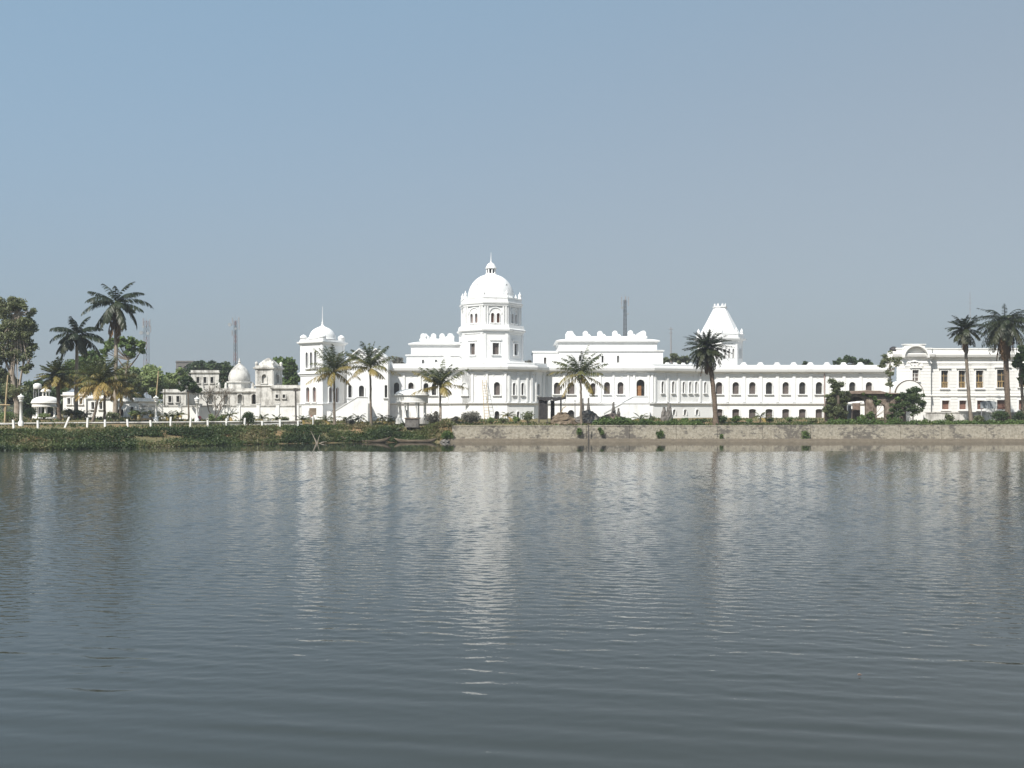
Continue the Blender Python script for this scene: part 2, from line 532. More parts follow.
def palm(name, label, cat, base, top, Rc, mat, bark, nf=24, r0=0.22, r1=0.14, el=(-0.5, 1.35), droop=(0.7, 1.5),
         ll=0.9, wid=0.1, hang=0.35, tints=(0.15, 0.8), seed=1, curve=0.0, shaft=False, skirt=0, group=None, n=22, nuts=False, epow=0.8):
    """feather palm: trunk, crown of fronds, optional hanging dead fronds"""
    rng = np.random.default_rng(seed)
    base = Vector(base); top = Vector(top)
    t = thing(name, label, cat, base, group)
    mb = MB()
    pts = []; rads = []
    K = 14
    for k in range(K + 1):
        s = k / K
        p = base.lerp(top, s)
        p.x += curve * math.sin(math.pi * s) + 0.02 * rng.normal()
        pts.append(p); rads.append((r0 * (1 + 0.5 * max(0, 1 - s * 9)) * (1 - s) + r1 * s) * (1 + (0.05 if k % 2 else -0.03)))
    pts[0].z -= 0.3
    mb.tube(pts, rads, 9)
    mb.build('trunk', bark, t)
    if shaft:
        sb = MB()
        sb.tube([top - Vector((0, 0, 0.1)), top + Vector((0, 0, 0.6)), top + Vector((0, 0, 1.5))], [r1 * 1.25, r1 * 1.35, r1 * 0.6], 9)
        sb.build('crownshaft', M['leaf_stem'], t)
        top = top + Vector((0, 0, 1.3))
    o3 = np.array(top - base)
    Qs = []; Ts = []
    for k in range(nf):
        s = (k + 0.5) / nf                       # 0 = young and upright, 1 = old and hanging
        e = el[1] + (el[0] - el[1]) * s ** epow + rng.normal() * 0.1
        az = k * 2.39996 + rng.normal() * 0.15
        q, tt = frond(rng, az, e, Rc * (0.85 + 0.25 * rng.random()) * (0.8 + 0.2 * min(1, s * 3)), droop[0] + (droop[1] - droop[0]) * rng.random(), ll * (0.5 + 0.5 * min(1, s * 4)), n, wid,
                      tints[0] + (tints[1] - tints[0]) * s ** 2 + rng.normal() * 0.05, hang)
        Qs.append(q + o3); Ts.append(tt)
    quads_obj('crown', np.concatenate(Qs), np.concatenate(Ts), mat, t)
    if skirt:
        Qs = []; Ts = []
        for k in range(skirt):
            az = rng.random() * 6.283
            q, tt = frond(rng, az, -1.0 - 0.3 * rng.random(), Rc * (0.5 + 0.35 * rng.random()), 0.5, ll * 0.6, 12, wid, 0.5 + 0.3 * rng.normal(), 0.5)
            off_ = np.array([0, 0, -rng.random() * Rc * 0.5])
            Qs.append(q + o3 + off_); Ts.append(tt)
        quads_obj('dead_fronds', np.concatenate(Qs), np.concatenate(Ts), M['deadfrond'], t)
    if nuts:
        nb = MB()
        for k in range(7):
            a = rng.random() * 6.283; rr = 0.28
            c = top + Vector((math.cos(a) * rr, math.sin(a) * rr, -0.3 - 0.2 * rng.random()))
            nb.lathe(c.x, c.y, [(0.02, c.z - 0.15), (0.11, c.z - 0.08), (0.13, c.z), (0.09, c.z + 0.09), (0.02, c.z + 0.13)], 8)
        nb.build('coconut_bunch', M['leaf_stem'], t)
    return t


def tree(name, label, cat, Y, base_px, limbs, blobs, mat, bark, leaf=0.5, dens=1.0, r0=0.3, seed=1, tint=0.5, group=None, zbase=None, depth=1.0):
    """limbs: polylines in picture columns/rows at distance Y; blobs: (px, py, rx, ry, clumps)"""
    rng = np.random.default_rng(seed)
    b = Vector((X(base_px, Y), Y, ground(X(base_px, Y), Y) if zbase is None else zbase))
    t = thing(name, label, cat, b, group)
    mb = MB()
    for li, pl in enumerate(limbs):
        pts = []
        oy = rng.normal() * 0.8 if li else 0
        for k, (px, py) in enumerate(pl):
            p = P3(px, py, Y); p.y += oy * k / max(1, len(pl) - 1)
            pts.append(p)
        if li == 0:
            pts[0].z = b.z - 0.3
            rr = [r0 * (1.15 - 0.65 * k / (len(pts) - 1)) for k in range(len(pts))]
        else:
            rr = [r0 * 0.5 * (1 - 0.75 * k / (len(pts) - 1)) for k in range(len(pts))]
        mb.tube(pts, rr, 7)
    Qs = []; Ts = []
    s = Y / F
    for (px, py, rx, ry, k) in blobs:
        for j in range(int(k * 1.7)):
            while True:
                a = rng.uniform(-1, 1, 3)
                if (a ** 2).sum() < 1: break
            c = np.array(P3(px + a[0] * rx * 0.8, py + a[2] * ry * 0.8, Y + a[1] * rx * s * 0.9 * depth))
            cr = (0.24 + 0.26 * rng.random()) * (rx + ry) / 2 * s * (1.5 if k < 4 else 1.0)
            n = int(dens * 120 * (cr / leaf) ** 1.6 * 0.35) + 20
            q, tt = cloud(rng, c, (cr, cr, cr * 0.72), n, leaf, tint + rng.normal() * 0.16)
            Qs.append(q - np.array(b)); Ts.append(tt)
            if limbs and rng.random() < 0.5:
                st = Vector(P3(*limbs[0][-1], Y))
                mb.tube([st, st.lerp(Vector(c), 0.5) + Vector((0, 0, -0.2)), Vector(c)], [r0 * 0.3, r0 * 0.16, r0 * 0.06], 5)
    if mb.f: mb.build('trunk', bark, t)
    quads_obj('crown', np.concatenate(Qs), np.concatenate(Ts), mat, t)
    return t


def shrub(name, label, cat, base, w, h, mat, seed=1, leaf=0.22, n=700, tint=0.5, group=None, stems=5, d=None, bark=None):
    rng = np.random.default_rng(seed)
    b = Vector(base)
    t = thing(name, label, cat, b, group)
    mb = MB(); Qs = []; Ts = []
    d = d or w
    k = max(4, stems)
    for j in range(k):
        a = 2 * math.pi * j / k + rng.random(); rr = 0.55 * rng.random() ** 0.5
        c = np.array([math.cos(a) * rr * w / 2 * 1.2, math.sin(a) * rr * d / 2 * 1.2, h * (0.4 + 0.32 * rng.random())])
        mb.tube([b + Vector((0, 0, -0.1)), b + Vector(c) * 0.5 + Vector((0, 0, 0.1)), b + Vector(c)], [0.05, 0.035, 0.015], 5)
        cr = (w * 0.3, d * 0.3, h * 0.3)
        q, tt = cloud(rng, c, cr, n // k, leaf, tint + rng.normal() * 0.15, hollow=0.15)
        Qs.append(q); Ts.append(tt)
    mb.build('stem', bark or M['bark'], t)
    quads_obj('foliage', np.concatenate(Qs), np.concatenate(Ts), mat, t)
    return t
M['leaf_stem'] = mat_noise('green_stem', [(0.3, (0.1, 0.13, 0.05)), (0.7, (0.18, 0.2, 0.09))], 3, rough=0.5, bmp=0)

# ------------------------------------------------------------------ terrain and water
SHORE = [(-400, 96), (-80, 106), (-58, 113.5), (-50, 119), (-42, 124), (-33, 131), (-24, 136), (-11.5, 139.5), (-8, 140.1), (500, 140.1)]


def shore(x):
    for (x0, y0), (x1, y1) in zip(SHORE[:-1], SHORE[1:]):
        if x <= x1: return y0 + (y1 - y0) * (x - x0) / (x1 - x0)
    return 140.1


def sstep(t): t = max(0.0, min(1.0, t)); return t * t * (3 - 2 * t)


def ground(x, y):
    w = 7.5 + (0.35 - 7.5) * sstep((x + 14) / 5.0)
    s = y - shore(x)
    if s > 0:
        top = 2.0 + 0.22 * sstep((x + 14) / 5.0)
        z = top * sstep(s / w) if s < w else top + min(3.15 - top, (s - w) * 0.036)
        z += 0.12 * noise.noise((x * 0.25, y * 0.25, 0)) * min(1, s / 3)
        return z
    if y < 8: return -2.0 + 4.7 * sstep((8 - y) / 5.0)
    return max(-2.0, 0.25 * s)


def build_terrain():
    xs = sorted(set([-1500, -1000, -500, -300, -200, -150, -120] + [k * 1.0 for k in range(-100, 111)] + [130, 160, 200, 300, 500, 1000, 1500]))
    ys = sorted(set([-300, -100, -20, 0, 3, 4, 5, 6, 7, 8, 10, 40, 80] + [90 + k * 0.75 for k in range(0, 130)] + [139.75, 140.1, 140.3, 140.5, 141] + [190, 200, 230, 300, 500, 1000, 1500]))
    mb = MB()
    mb.grid([[(x, y, ground(x, y)) for x in xs] for y in ys], 0, False)
    m, n, b = mat_base('bank_soil', 0.95, 0.1)
    a = noise_node(n, pos_node(n), 0.25, 6)
    c = noise_node(n, pos_node(n), 2.2, 5)
    r1 = ramp(n, [(0.3, (0.075, 0.09, 0.035)), (0.5, (0.14, 0.13, 0.06)), (0.6, (0.29, 0.17, 0.085)), (0.75, (0.38, 0.26, 0.16))])
    n.links.new(a.outputs['Fac'], r1.inputs[0])
    col = mix_rgb(n, c.outputs['Fac'], r1.outputs[0], (0.16, 0.13, 0.08))
    n.links.new(col, b.inputs['Base Color'])
    bump(n, b, c.outputs['Fac'], 0.6, 0.1)
    tag(mb.build('ground', m), kind='structure')


build_terrain()


def build_water():
    m, n, b = mat_base('lake_water', 0.03, 0.5)
    b.inputs['IOR'].default_value = 1.333
    b.inputs['Base Color'].default_value = (0.034, 0.037, 0.031, 1)
    g = n.nodes.new('ShaderNodeNewGeometry')

    def layer(scale, rot, sc, detail, rough, dist=0.0):
        mp = n.nodes.new('ShaderNodeMapping'); mp.vector_type = 'POINT'
        mp.inputs['Rotation'].default_value = (0, 0, R(rot)); mp.inputs['Scale'].default_value = scale
        n.links.new(g.outputs['Position'], mp.inputs['Vector'])
        t = n.nodes.new('ShaderNodeTexNoise')
        t.inputs['Scale'].default_value = sc; t.inputs['Detail'].default_value = detail
        t.inputs['Roughness'].default_value = rough; t.inputs['Distortion'].default_value = dist
        n.links.new(mp.outputs[0], t.inputs['Vector'])
        return t.outputs['Fac']

    def math_(op, a, c_):
        q = n.nodes.new('ShaderNodeMath'); q.operation = op
        for s_, v in zip(q.inputs, (a, c_)):
            if isinstance(v, (int, float)): s_.default_value = v
            else: n.links.new(v, s_)
        return q.outputs[0]

    def ranged(v, a, b_, c, d):
        mr = n.nodes.new('ShaderNodeMapRange'); mr.interpolation_type = 'SMOOTHSTEP'
        for k, x in enumerate((a, b_, c, d)): mr.inputs[k + 1].default_value = x
        n.links.new(v, mr.inputs[0])
        return mr.outputs[0]

    chop = layer((0.75, 1.0, 1), -4, 4.0, 3, 0.55, 0.3)      # wind ripples
    fine = layer((0.8, 1.0, 1), 12, 11.0, 2, 0.5)
    patch = layer((0.35, 1.0, 1), 0, 0.06, 2, 0.5)           # breeze patches
    sep = n.nodes.new('ShaderNodeSeparateXYZ'); n.links.new(g.outputs['Position'], sep.inputs[0])
    # sheltered by the near bank and by the far retaining wall, rippled in between
    near = ranged(sep.outputs['Y'], 11, 28, 0.12, 1.0)
    yy = math_('ADD', sep.outputs['Y'], math_('MULTIPLY', patch, 6.0))
    far = ranged(yy, 107.5, 112.5, 1.0, 0.06)
    amp = math_('MULTIPLY', math_('MULTIPLY', near, far), ranged(patch, 0.35, 0.65, 0.8, 1.1))
    h = math_('MULTIPLY', math_('MULTIPLY', chop, amp), WATER['chop'])
    h = math_('ADD', h, math_('MULTIPLY', math_('MULTIPLY', fine, amp), WATER['fine']))
    bn = n.nodes.new('ShaderNodeBump')
    bn.inputs['Strength'].default_value = 1.0
    bn.inputs['Distance'].default_value = 1.0
    n.links.new(h, bn.inputs['Height'])
    n.links.new(bn.outputs[0], b.inputs['Normal'])

    # the lake surface is one sheet with real waves where ripples can be told apart
    xs = np.concatenate([[-890, -400, -200, -140], np.arange(-88, 88.01, WATER['dx']), [140, 200, 400, 890]])
    ys = [-29.0, 0.0, 6.0, 9.0]; y = 10.5
    while y < 141: ys.append(y); y += 0.03 + 0.00095 * y
    ys += [142.0, 149.0]
    ys = np.array(ys)
    Xg, Yg = np.meshgrid(xs, ys)
    rng = np.random.default_rng(17)
    def st(t): t = np.clip(t, 0, 1); return t * t * (3 - 2 * t)
    wob = 1.5 * np.sin(Xg * 0.11 + 1) + 1.0 * np.sin(Xg * 0.31)
    amp = (0.12 + 0.88 * st((Yg - 11) / 16)) * (1 - 0.95 * st((Yg + wob - 104.5) / 5))
    amp *= np.clip((90 - np.abs(Xg)) / 5, 0, 1) * st((Yg - 8) / 3)
    H = np.zeros_like(Xg)
    N = 46
    for k in range(N):
        lam = 0.21 * (0.58 / 0.21) ** (k / (N - 1)) * rng.uniform(0.93, 1.07)
        a = rng.normal() * 0.62 + 0.1
        kx, ky = math.sin(a) * 2 * math.pi / lam, math.cos(a) * 2 * math.pi / lam
        s = WATER['slope'] / math.sqrt(N / 2)          # equal slope per component
        H += (s * lam / (2 * math.pi)) * np.sin(kx * Xg + ky * Yg + rng.uniform(0, 6.283))
    # slow modulation so that the ripples come in groups
    grp = 0.9 + 0.08 * np.sin(Xg * 0.21 + 0.13 * Yg + 2) * np.sin(Yg * 0.33 - 0.05 * Xg) + 0.1 * np.sin(Xg * 0.6 - Yg * 0.45)
    H *= amp * grp
    # long low swell running in towards the camera
    S = np.zeros_like(Xg)
    for k in range(7):
        lam = rng.uniform(0.5, 1.25); a = 0.17 + rng.normal() * 0.09
        S += (WATER['swell'] * lam / (2 * math.pi)) * np.sin(2 * math.pi / lam * (math.sin(a) * Xg + math.cos(a) * Yg) + rng.uniform(0, 6.283) + 0.5 * np.sin(Xg * 0.12 + k))
    H += S * st((Yg - 8) / 3) * (1 - 0.97 * st((Yg - 14) / 12)) * np.clip((90 - np.abs(Xg)) / 5, 0, 1)
    V = np.stack([Xg, Yg, H], axis=-1).reshape(-1, 3).astype(np.float32)
    nx, ny = len(xs), len(ys)
    i = np.arange(nx * ny, dtype=np.int32).reshape(ny, nx)
    Fq = np.stack([i[:-1, :-1], i[:-1, 1:], i[1:, 1:], i[1:, :-1]], axis=-1).reshape(-1, 4)
    me = bpy.data.meshes.new('water')
    me.vertices.add(len(V)); me.vertices.foreach_set('co', V.ravel())
    me.loops.add(Fq.size); me.loops.foreach_set('vertex_index', np.ascontiguousarray(Fq).ravel())
    me.polygons.add(len(Fq))
    me.polygons.foreach_set('loop_start', np.arange(0, Fq.size, 4, dtype=np.int32))
    me.polygons.foreach_set('loop_total', np.full(len(Fq), 4, dtype=np.int32))
    me.polygons.foreach_set('use_smooth', np.ones(len(Fq), dtype=bool))
    me.materials.append(m)
    me.update(calc_edges=True)
    tag(link_mesh('water', me), kind='structure')


WATER = dict(slope=0.079, swell=0.013, chop=0.015, fine=0.002, dx=0.1)
build_water()


# ------------------------------------------------------------------ retaining wall along the palace bank
def RW_TOP(x): return 2.2 + 0.16 * (x + 10) / 80.0


def build_retaining_wall():
    m, n, b = mat_base('stained_concrete', 0.9, 0.15)
    big = noise_node(n, pos_node(n, (1, 1, 1)), 0.22, 4, 0.6)
    st = noise_node(n, pos_node(n, (1.0, 1.0, 1.7)), 1.7, 8, 0.78)
    fine = noise_node(n, pos_node(n), 4.0, 5)
    base = ramp(n, [(0.3, (0.19, 0.17, 0.135)), (0.5, (0.3, 0.27, 0.215)), (0.7, (0.39, 0.36, 0.3))])
    n.links.new(fine.outputs['Fac'], base.inputs[0])
    sr = ramp(n, [(0.53, (0, 0, 0)), (0.6, (0.85, 0.85, 0.85))])
    add = n.nodes.new('ShaderNodeMath'); add.operation = 'MULTIPLY_ADD'
    n.links.new(big.outputs['Fac'], add.inputs[0]); add.inputs[1].default_value = 0.8; 
    sub = n.nodes.new('ShaderNodeMath'); sub.operation = 'SUBTRACT'
    n.links.new(st.outputs['Fac'], sub.inputs[0]); sub.inputs[1].default_value = 0.36
    n.links.new(sub.outputs[0], add.inputs[2])
    n.links.new(add.outputs[0], sr.inputs[0])
    c1 = mix_rgb(n, sr.outputs[0], base.outputs[0], (0.10, 0.09, 0.08))
    # darker damp band with its own edge near the water
    g = n.nodes.new('ShaderNodeNewGeometry'); sep = n.nodes.new('ShaderNodeSeparateXYZ')
    n.links.new(g.outputs['Position'], sep.inputs[0])
    dz = n.nodes.new('ShaderNodeMath'); dz.operation = 'MULTIPLY_ADD'
    n.links.new(fine.outputs['Fac'], dz.inputs[0]); dz.inputs[1].default_value = 0.5; n.links.new(sep.outputs['Z'], dz.inputs[2])
    dr = ramp(n, [(0.7, (1, 1, 1)), (0.8, (0, 0, 0))])
    n.links.new(dz.outputs[0], dr.inputs[0])
    c2 = mix_rgb(n, dr.outputs[0], c1, mix_rgb(n, st.outputs['Fac'], (0.05, 0.042, 0.032), (0.33, 0.28, 0.215)))
    n.links.new(c2, b.inputs['Base Color'])
    bump(n, b, fine.outputs['Fac'], 0.5, 0.04)
    t = thing('retaining_wall', 'long stained grey concrete retaining wall along the far lake edge', 'wall', (0, 140, 0))
    mb = MB(); x0 = X(452, 140); pan = 6.4
    k = 0; x = x0
    while x < 125:
        w = pan * (0.9 + 0.2 * ((k * 7) % 5) / 5)
        mb.box(x + 0.025, x + w - 0.025, 139.85 + 0.02 * (k % 2), 140.5, -1.5, RW_TOP(x) - 0.06 + 0.03 * (k % 3))
        x += w; k += 1
    mb.build('panel', m, t)
    cb = MB(); x = x0
    while x < 125:
        cb.box(x, x + 9.98, 139.83, 140.55, RW_TOP(x) - 0.02, RW_TOP(x) + 0.09 + 0.02 * (int(x) % 3))
        x += 10
    cb.build('coping', m, t)
    lb = MB(); lb.box(x0 - 0.5, 125, 139.1, 139.84, -1.5, 0.48); lb.build('footing_ledge', m, t)


build_retaining_wall()


# ------------------------------------------------------------------ the white palace
pal = thing('palace', 'long white two storey palace with a domed central tower and arched windows', 'palace', (X(490, 168), 168, 3.1))
W, PN = M['white'], M['pane']
ZS, ZC, ZT, ZP = 5.55, 10.85, 11.75, 12.25

plan = [P2(331, 167), P2(449, 167), P2(471, 162.6), P2(507, 161.8), P2(534, 164), P2(546, 167.2), P2(653, 167), P2(713, 172), P2(889, 172), P2(889, 190), P2(331, 190)]
eg = edges(plan)
up = {0: [(411, 5.4, 394, 382.5), (396.5, 5.4, 394, 382.5), (426, 5, 395, 383), (434, 4.4, 395, 383.5), (443, 3.8, 395, 384)],
      1: [(464.5, 4.4, 395, 382.7)],
      2: [(464.5, 5.0, 395, 383), (497, 6.0, 395, 382.0)],
      3: [(514, 2.6, 395, 383), (522.5, 2.6, 395, 383)],
      4: [(538, 2.4, 395, 384)],
      5: [(557, 6.2, 394, 382.5), (571, 7.2, 394, 382.5), (593, 5, 394, 383), (607, 6, 394, 382), (620.5, 6, 394, 382)],
      6: [(662.5, 2.4, 393, 381.5), (673, 2.4, 393, 381.5), (683.5, 2.2, 393, 381.8), (690, 2.2, 393, 381.8), (696, 2.2, 393, 381.8), (705, 2.2, 393, 382)],
      7: [(719 + 16.65 * k, 6.6, 394, 382) for k in range(10)]}
lo = {0: [(407, 4, 418, 410), (436, 4, 418, 411)],
      2: [(497, 4.6, 420, 411)],
      3: [(518, 2.6, 419, 411.5)],
      5: [(571, 6.5, 419, 410), (552, 3, 419, 411), (592, 4, 419, 411)],
      6: [(674, 2.6, 415, 409.5), (685, 2.6, 415, 409.5), (697, 2.6, 415, 409.5)],
      7: [(719 + 16.65 * k, 7.0, 418.5, 409) for k in range(10)]}
mb = MB()
for k, e in enumerate(eg):
    ou = [e.op(*o) for o in up.get(k, [])]
    if k == 5: ou.append(e.op(640.5, 8.2, 401.5, 379.5))
    ol = [e.op(o[0], o[1], o[2], o[3], 0.35 if k == 7 else True) for o in lo.get(k, [])]
    for (u, w, zb, zt, a) in ol: pass
    wall(mb, e, 2.4, ZS, [(u, w, max(zb, 2.75), zt, a) for u, w, zb, zt, a in ol])
    wall(mb, e, ZS, ZC + 0.1, [(u, w, max(zb, ZS + 0.05), zt, a) for u, w, zb, zt, a in ou])
# shallow pilasters between the windows
def pilasters(mbx, e, pxs, w=0.34, z0=ZS + 0.3, z1=ZC - 0.1, pr=0.17):
    for px in pxs:
        u = e.u_of(px)
        ebox(mbx, e, u - w / 2, u + w / 2, z0, z1, -pr, 0.0)
        ebox(mbx, e, u - w / 2 - 0.1, u + w / 2 + 0.1, z1 - 0.35, z1 - 0.06, -pr - 0.08, 0.0)
pilasters(mb, eg[5], [549, 564, 579, 600, 613.5, 628, 634, 648.5, 652])
pilasters(mb, eg[2], [472.5, 487, 505.5]); pilasters(mb, eg[3], [509, 518, 527, 531.5]); pilasters(mb, eg[4], [536, 543])
pilasters(mb, eg[6], [655, 667.5, 678.5, 700, 711])
pilasters(mb, eg[7], [727.3 + 16.65 * k for k in range(9)], w=0.5)
pilasters(mb, eg[0], [390, 404, 420, 447])
mb.build('wall', W, pal)
for k, lst in up.items():
    for o in lst: window(pal, eg[k], eg[k].op(*o), W, M['glass'] if int(o[0] * 7) % 10 in (2, 5, 8) else PN, trim=0.16 if o[1] > 3 else 0.1)
for k, lst in lo.items():
    for o in lst:
        u, w, zb, zt, a = eg[k].op(o[0], o[1], o[2], o[3], 0.35 if k == 7 else True)
        window(pal, eg[k], (u, w, max(zb, 2.75), zt, a), W, M['glass'] if k != 7 else PN, trim=0.12, sill=False)
# string course, cornice and parapet run right round
mb = MB()
mb.sweep(plan, [(0.0, ZS - 0.12), (0.2, ZS - 0.08), (0.3, ZS + 0.08), (0.3, ZS + 0.16), (0.0, ZS + 0.2)], cap=False)
mb.sweep(plan, [(0.0, 2.4), (0.16, 2.42), (0.16, 2.95), (0.0, 3.02)], cap=False)
mb.build('string_course', W, pal)
mb = MB()
mb.sweep(plan, [(0.0, ZC - 0.5), (0.1, ZC - 0.46), (0.12, ZC - 0.1), (0.3, ZC), (0.36, ZC + 0.16), (0.8, ZC + 0.24), (0.92, ZC + 0.62), (0.88, ZT), (0.12, ZT + 0.06)], cap=False)
for k in (0, 1, 2, 3, 4, 5, 6, 7):        # shallow scallops hanging below the eaves
    e = eg[k]; nb = max(2, int(e.L / 1.4))
    for j in range(nb):
        u = e.L * (j + 0.5) / nb
        ebox(mb, e, u - 0.3, u + 0.3, ZC - 0.62, ZC - 0.463, -0.09, -0.0); ebox(mb, e, u - 0.15, u + 0.15, ZC - 0.78, ZC - 0.623, -0.075, -0.0)
mb.build('cornice', W, pal)
mb = MB()
mb.sweep(plan, [(0.12, ZT - 0.2), (0.12, ZP - 0.18), (0.2, ZP - 0.14), (0.2, ZP), (-0.25, ZP), (-0.25, ZT - 0.2)], cap=False)
mb.build('parapet', W, pal)
mb = MB(); mb.face([(p.x, p.y, ZT - 0.1) for p in offset(plan, 0.0)]); mb.build('roof', M['roof'], pal)
for k in range(9):
    mb = MB(); e = eg[7]; merlon(mb, e, e.u_of(727.3 + 16.65 * k), ZP - 0.003, 1.1, 0.5); mb.build('merlon', W, pal)
for px in (660, 668, 676, 684, 692):
    mb = MB(); e = eg[6]; merlon(mb, e, e.u_of(px), ZP - 0.003, 0.7, 0.3); mb.build('merlon', W, pal)
# drain pipe on the long wing
mb = MB(); mb.tube([P3(824.5, 371, 171.8), P3(824.5, 400, 171.8), P3(824.5, 418, 171.8)], 0.09, 6); mb.build('drainpipe', M['redsteel'], pal)
# tall arched doorway with an ochre leaf
e = eg[5]; o = e.op(640.5, 8.2, 401.5, 379.5)
dr = window(pal, e, o, W, M['glass'], trim=0.3, proud=0.14, sill=False, dep=0.8, name='doorway')
mb = MB(); u, w, zb, zt, a = o
ebox(mb, e, u - w / 2 + 0.02, u + w * 0.12, zb, zb + (zt - zb) * 0.72, 0.3, 0.38); mb.build('door_leaf', M['door'], dr)
# pediment over that bay
mb = MB(); uc = e.u_of(643)
mb.face([e.at(uc - 1.6, ZT + 0.05, -0.5), e.at(uc + 1.6, ZT + 0.05, -0.5), e.at(uc, ZT + 1.0, -0.5)])
mb.face([e.at(uc + 1.6, ZT + 0.05, 0.1), e.at(uc - 1.6, ZT + 0.05, 0.1), e.at(uc, ZT + 1.0, 0.1)])
mb.face([e.at(uc - 1.6, ZT + 0.05, -0.5), e.at(uc, ZT + 1.0, -0.5), e.at(uc, ZT + 1.0, 0.1), e.at(uc - 1.6, ZT + 0.05, 0.1)])
mb.face([e.at(uc, ZT + 1.0, -0.5), e.at(uc + 1.6, ZT + 0.05, -0.5), e.at(uc + 1.6, ZT + 0.05, 0.1), e.at(uc, ZT + 1.0, 0.1)])
mb.build('pediment', W, pal)


def staircase(parent, xa, xb, y0, y1, za, zb, xl, mat):
    """steps climbing from xa (foot) to xb, landing on to xl, solid sloping balustrades both sides"""
    st = MB(); n = 14; s = 1 if xb > xa else -1
    for k in range(n):
        a = xa + (xb - xa) * k / n
        st.box(min(a, xb), max(a, xb), y0 + 0.28, y1, za + (zb - za) * k / n - (0 if k else 0.3), za + (zb - za) * (k + 1) / n)
    st.box(min(xb, xl), max(xb, xl), y0 + 0.28, y1, za - 0.4, zb)
    o = st.build('staircase', mat, parent)
    bb = MB()
    q = [(xa - s * 0.3, za - 0.4), (xb, za - 0.4), (xl, za - 0.4), (xl, zb + 0.95), (xb, zb + 0.95), (xa - s * 0.3, za + 0.75)]
    for (ya, yb) in ((y0, y0 + 0.25),):
        bb.face([(x, ya, z) for x, z in q]); bb.face([(x, yb, z) for x, z in reversed(q)])
        for a, b in zip(q, q[1:] + q[:1]): bb.face([(a[0], ya, a[1]), (b[0], ya, b[1]), (b[0], yb, b[1]), (a[0], yb, a[1])])
    r = [(xa - s * 0.35, za + 0.755), (xb, zb + 0.955), (xl, zb + 0.955)]
    for a, b in zip(r, r[1:]):
        bb.face([(a[0], y0 - 0.1, a[1] + 0.12), (b[0], y0 - 0.1, b[1] + 0.12), (b[0], y0 + 0.35, b[1] + 0.12), (a[0], y0 + 0.35, a[1] + 0.12)])
        bb.face([(a[0], y0 - 0.1, a[1]), (b[0], y0 - 0.1, b[1]), (b[0], y0 - 0.1, b[1] + 0.12), (a[0], y0 - 0.1, a[1] + 0.12)])
    bb.box(xa - s * 0.3 - 0.3, xa - s * 0.3 + 0.3, y0 - 0.15, y0 + 0.4, za - 0.4, za + 1.3)
    bb.build('balustrade', mat, o)


YF = 166.9
staircase(pal, X(601, 164), X(633, 164), 163.6, 166.9, 3.0, 5.75, X(648, 164), W)
staircase(pal, X(604, 161), X(622, 161), 161.2, 163.2, 3.0, 4.6, X(650, 161), W)

# ---- gabled porch block at the left
gpl = [P2(347, 164), P2(388, 164), Vector((X(388, 164), 166.9)), Vector((X(347, 164), 166.9))]
ge = edges(gpl)
mb = MB(); e = ge[0]
gl = [e.op(350, 3.6, 397.5, 385), e.op(386, 2.6, 397.5, 385), e.op(361.5, 5.2, 401, 385.5)]
wall(mb, e, 2.5, Z(359.5, 164), gl, dep=0.5)
for x in (1, 3): wall(mb, ge[x], 2.5, Z(359.5, 164))
zb_ = Z(359.5, 164)
for ca, cb_, cp in ((347, 371, 359.5), (364, 387, 376)):
    yb = 168.5 if ca == 347 else 168.3; yf = 164.002 if ca == 347 else 163.99
    A, B, C = X(ca, 164), X(cb_, 164), X(cp, 164); zt = Z(350, 164)
    mb.face([(A, yf, zb_), (B, yf, zb_), (C, yf, zt)])
mb.build('porch_wall', W, pal)
mb = MB()
for ca, cb_, cp, sh in ((347, 371, 359.5, 0.0), (364, 387, 376, 0.02)):
    A, B, C = X(ca - 0.8, 164), X(cb_ + 0.6, 164), X(cp, 164); zt = Z(349.4, 164) + sh; z0 = zb_ - 0.08 + sh
    for (p, q) in (((A, z0), (C, zt)), ((C, zt), (B, z0))):
        mb.face([(p[0], 163.6 - sh, p[1]), (q[0], 163.6 - sh, q[1]), (q[0], 171, q[1]), (p[0], 171, p[1])])
        mb.face([(p[0], 163.6 - sh, p[1] + 0.2), (q[0], 163.6 - sh, q[1] + 0.2), (q[0], 171, q[1] + 0.2), (p[0], 171, p[1] + 0.2)])
        mb.face([(p[0], 163.6 - sh, p[1]), (q[0], 163.6 - sh, q[1]), (q[0], 163.6 - sh, q[1] + 0.2), (p[0], 163.6 - sh, p[1] + 0.2)])
mb.build('gable_roof', W, pal)
mb = MB(); mb.box(X(347.3, 164), X(387.7, 164), 167.0, 170.8, ZC, zb_ - 0.1); mb.build('porch_attic', W, pal)
for o in gl[:2]: window(pal, e, o, W, M['glass'], trim=0.14)
window(pal, e, gl[2], W, M['glass'], trim=0.2, sill=False, name='doorway')
staircase(pal, X(331, 161), X(357, 161), 160.9, 163.98, 3.0, 5.6, X(368, 161), W)

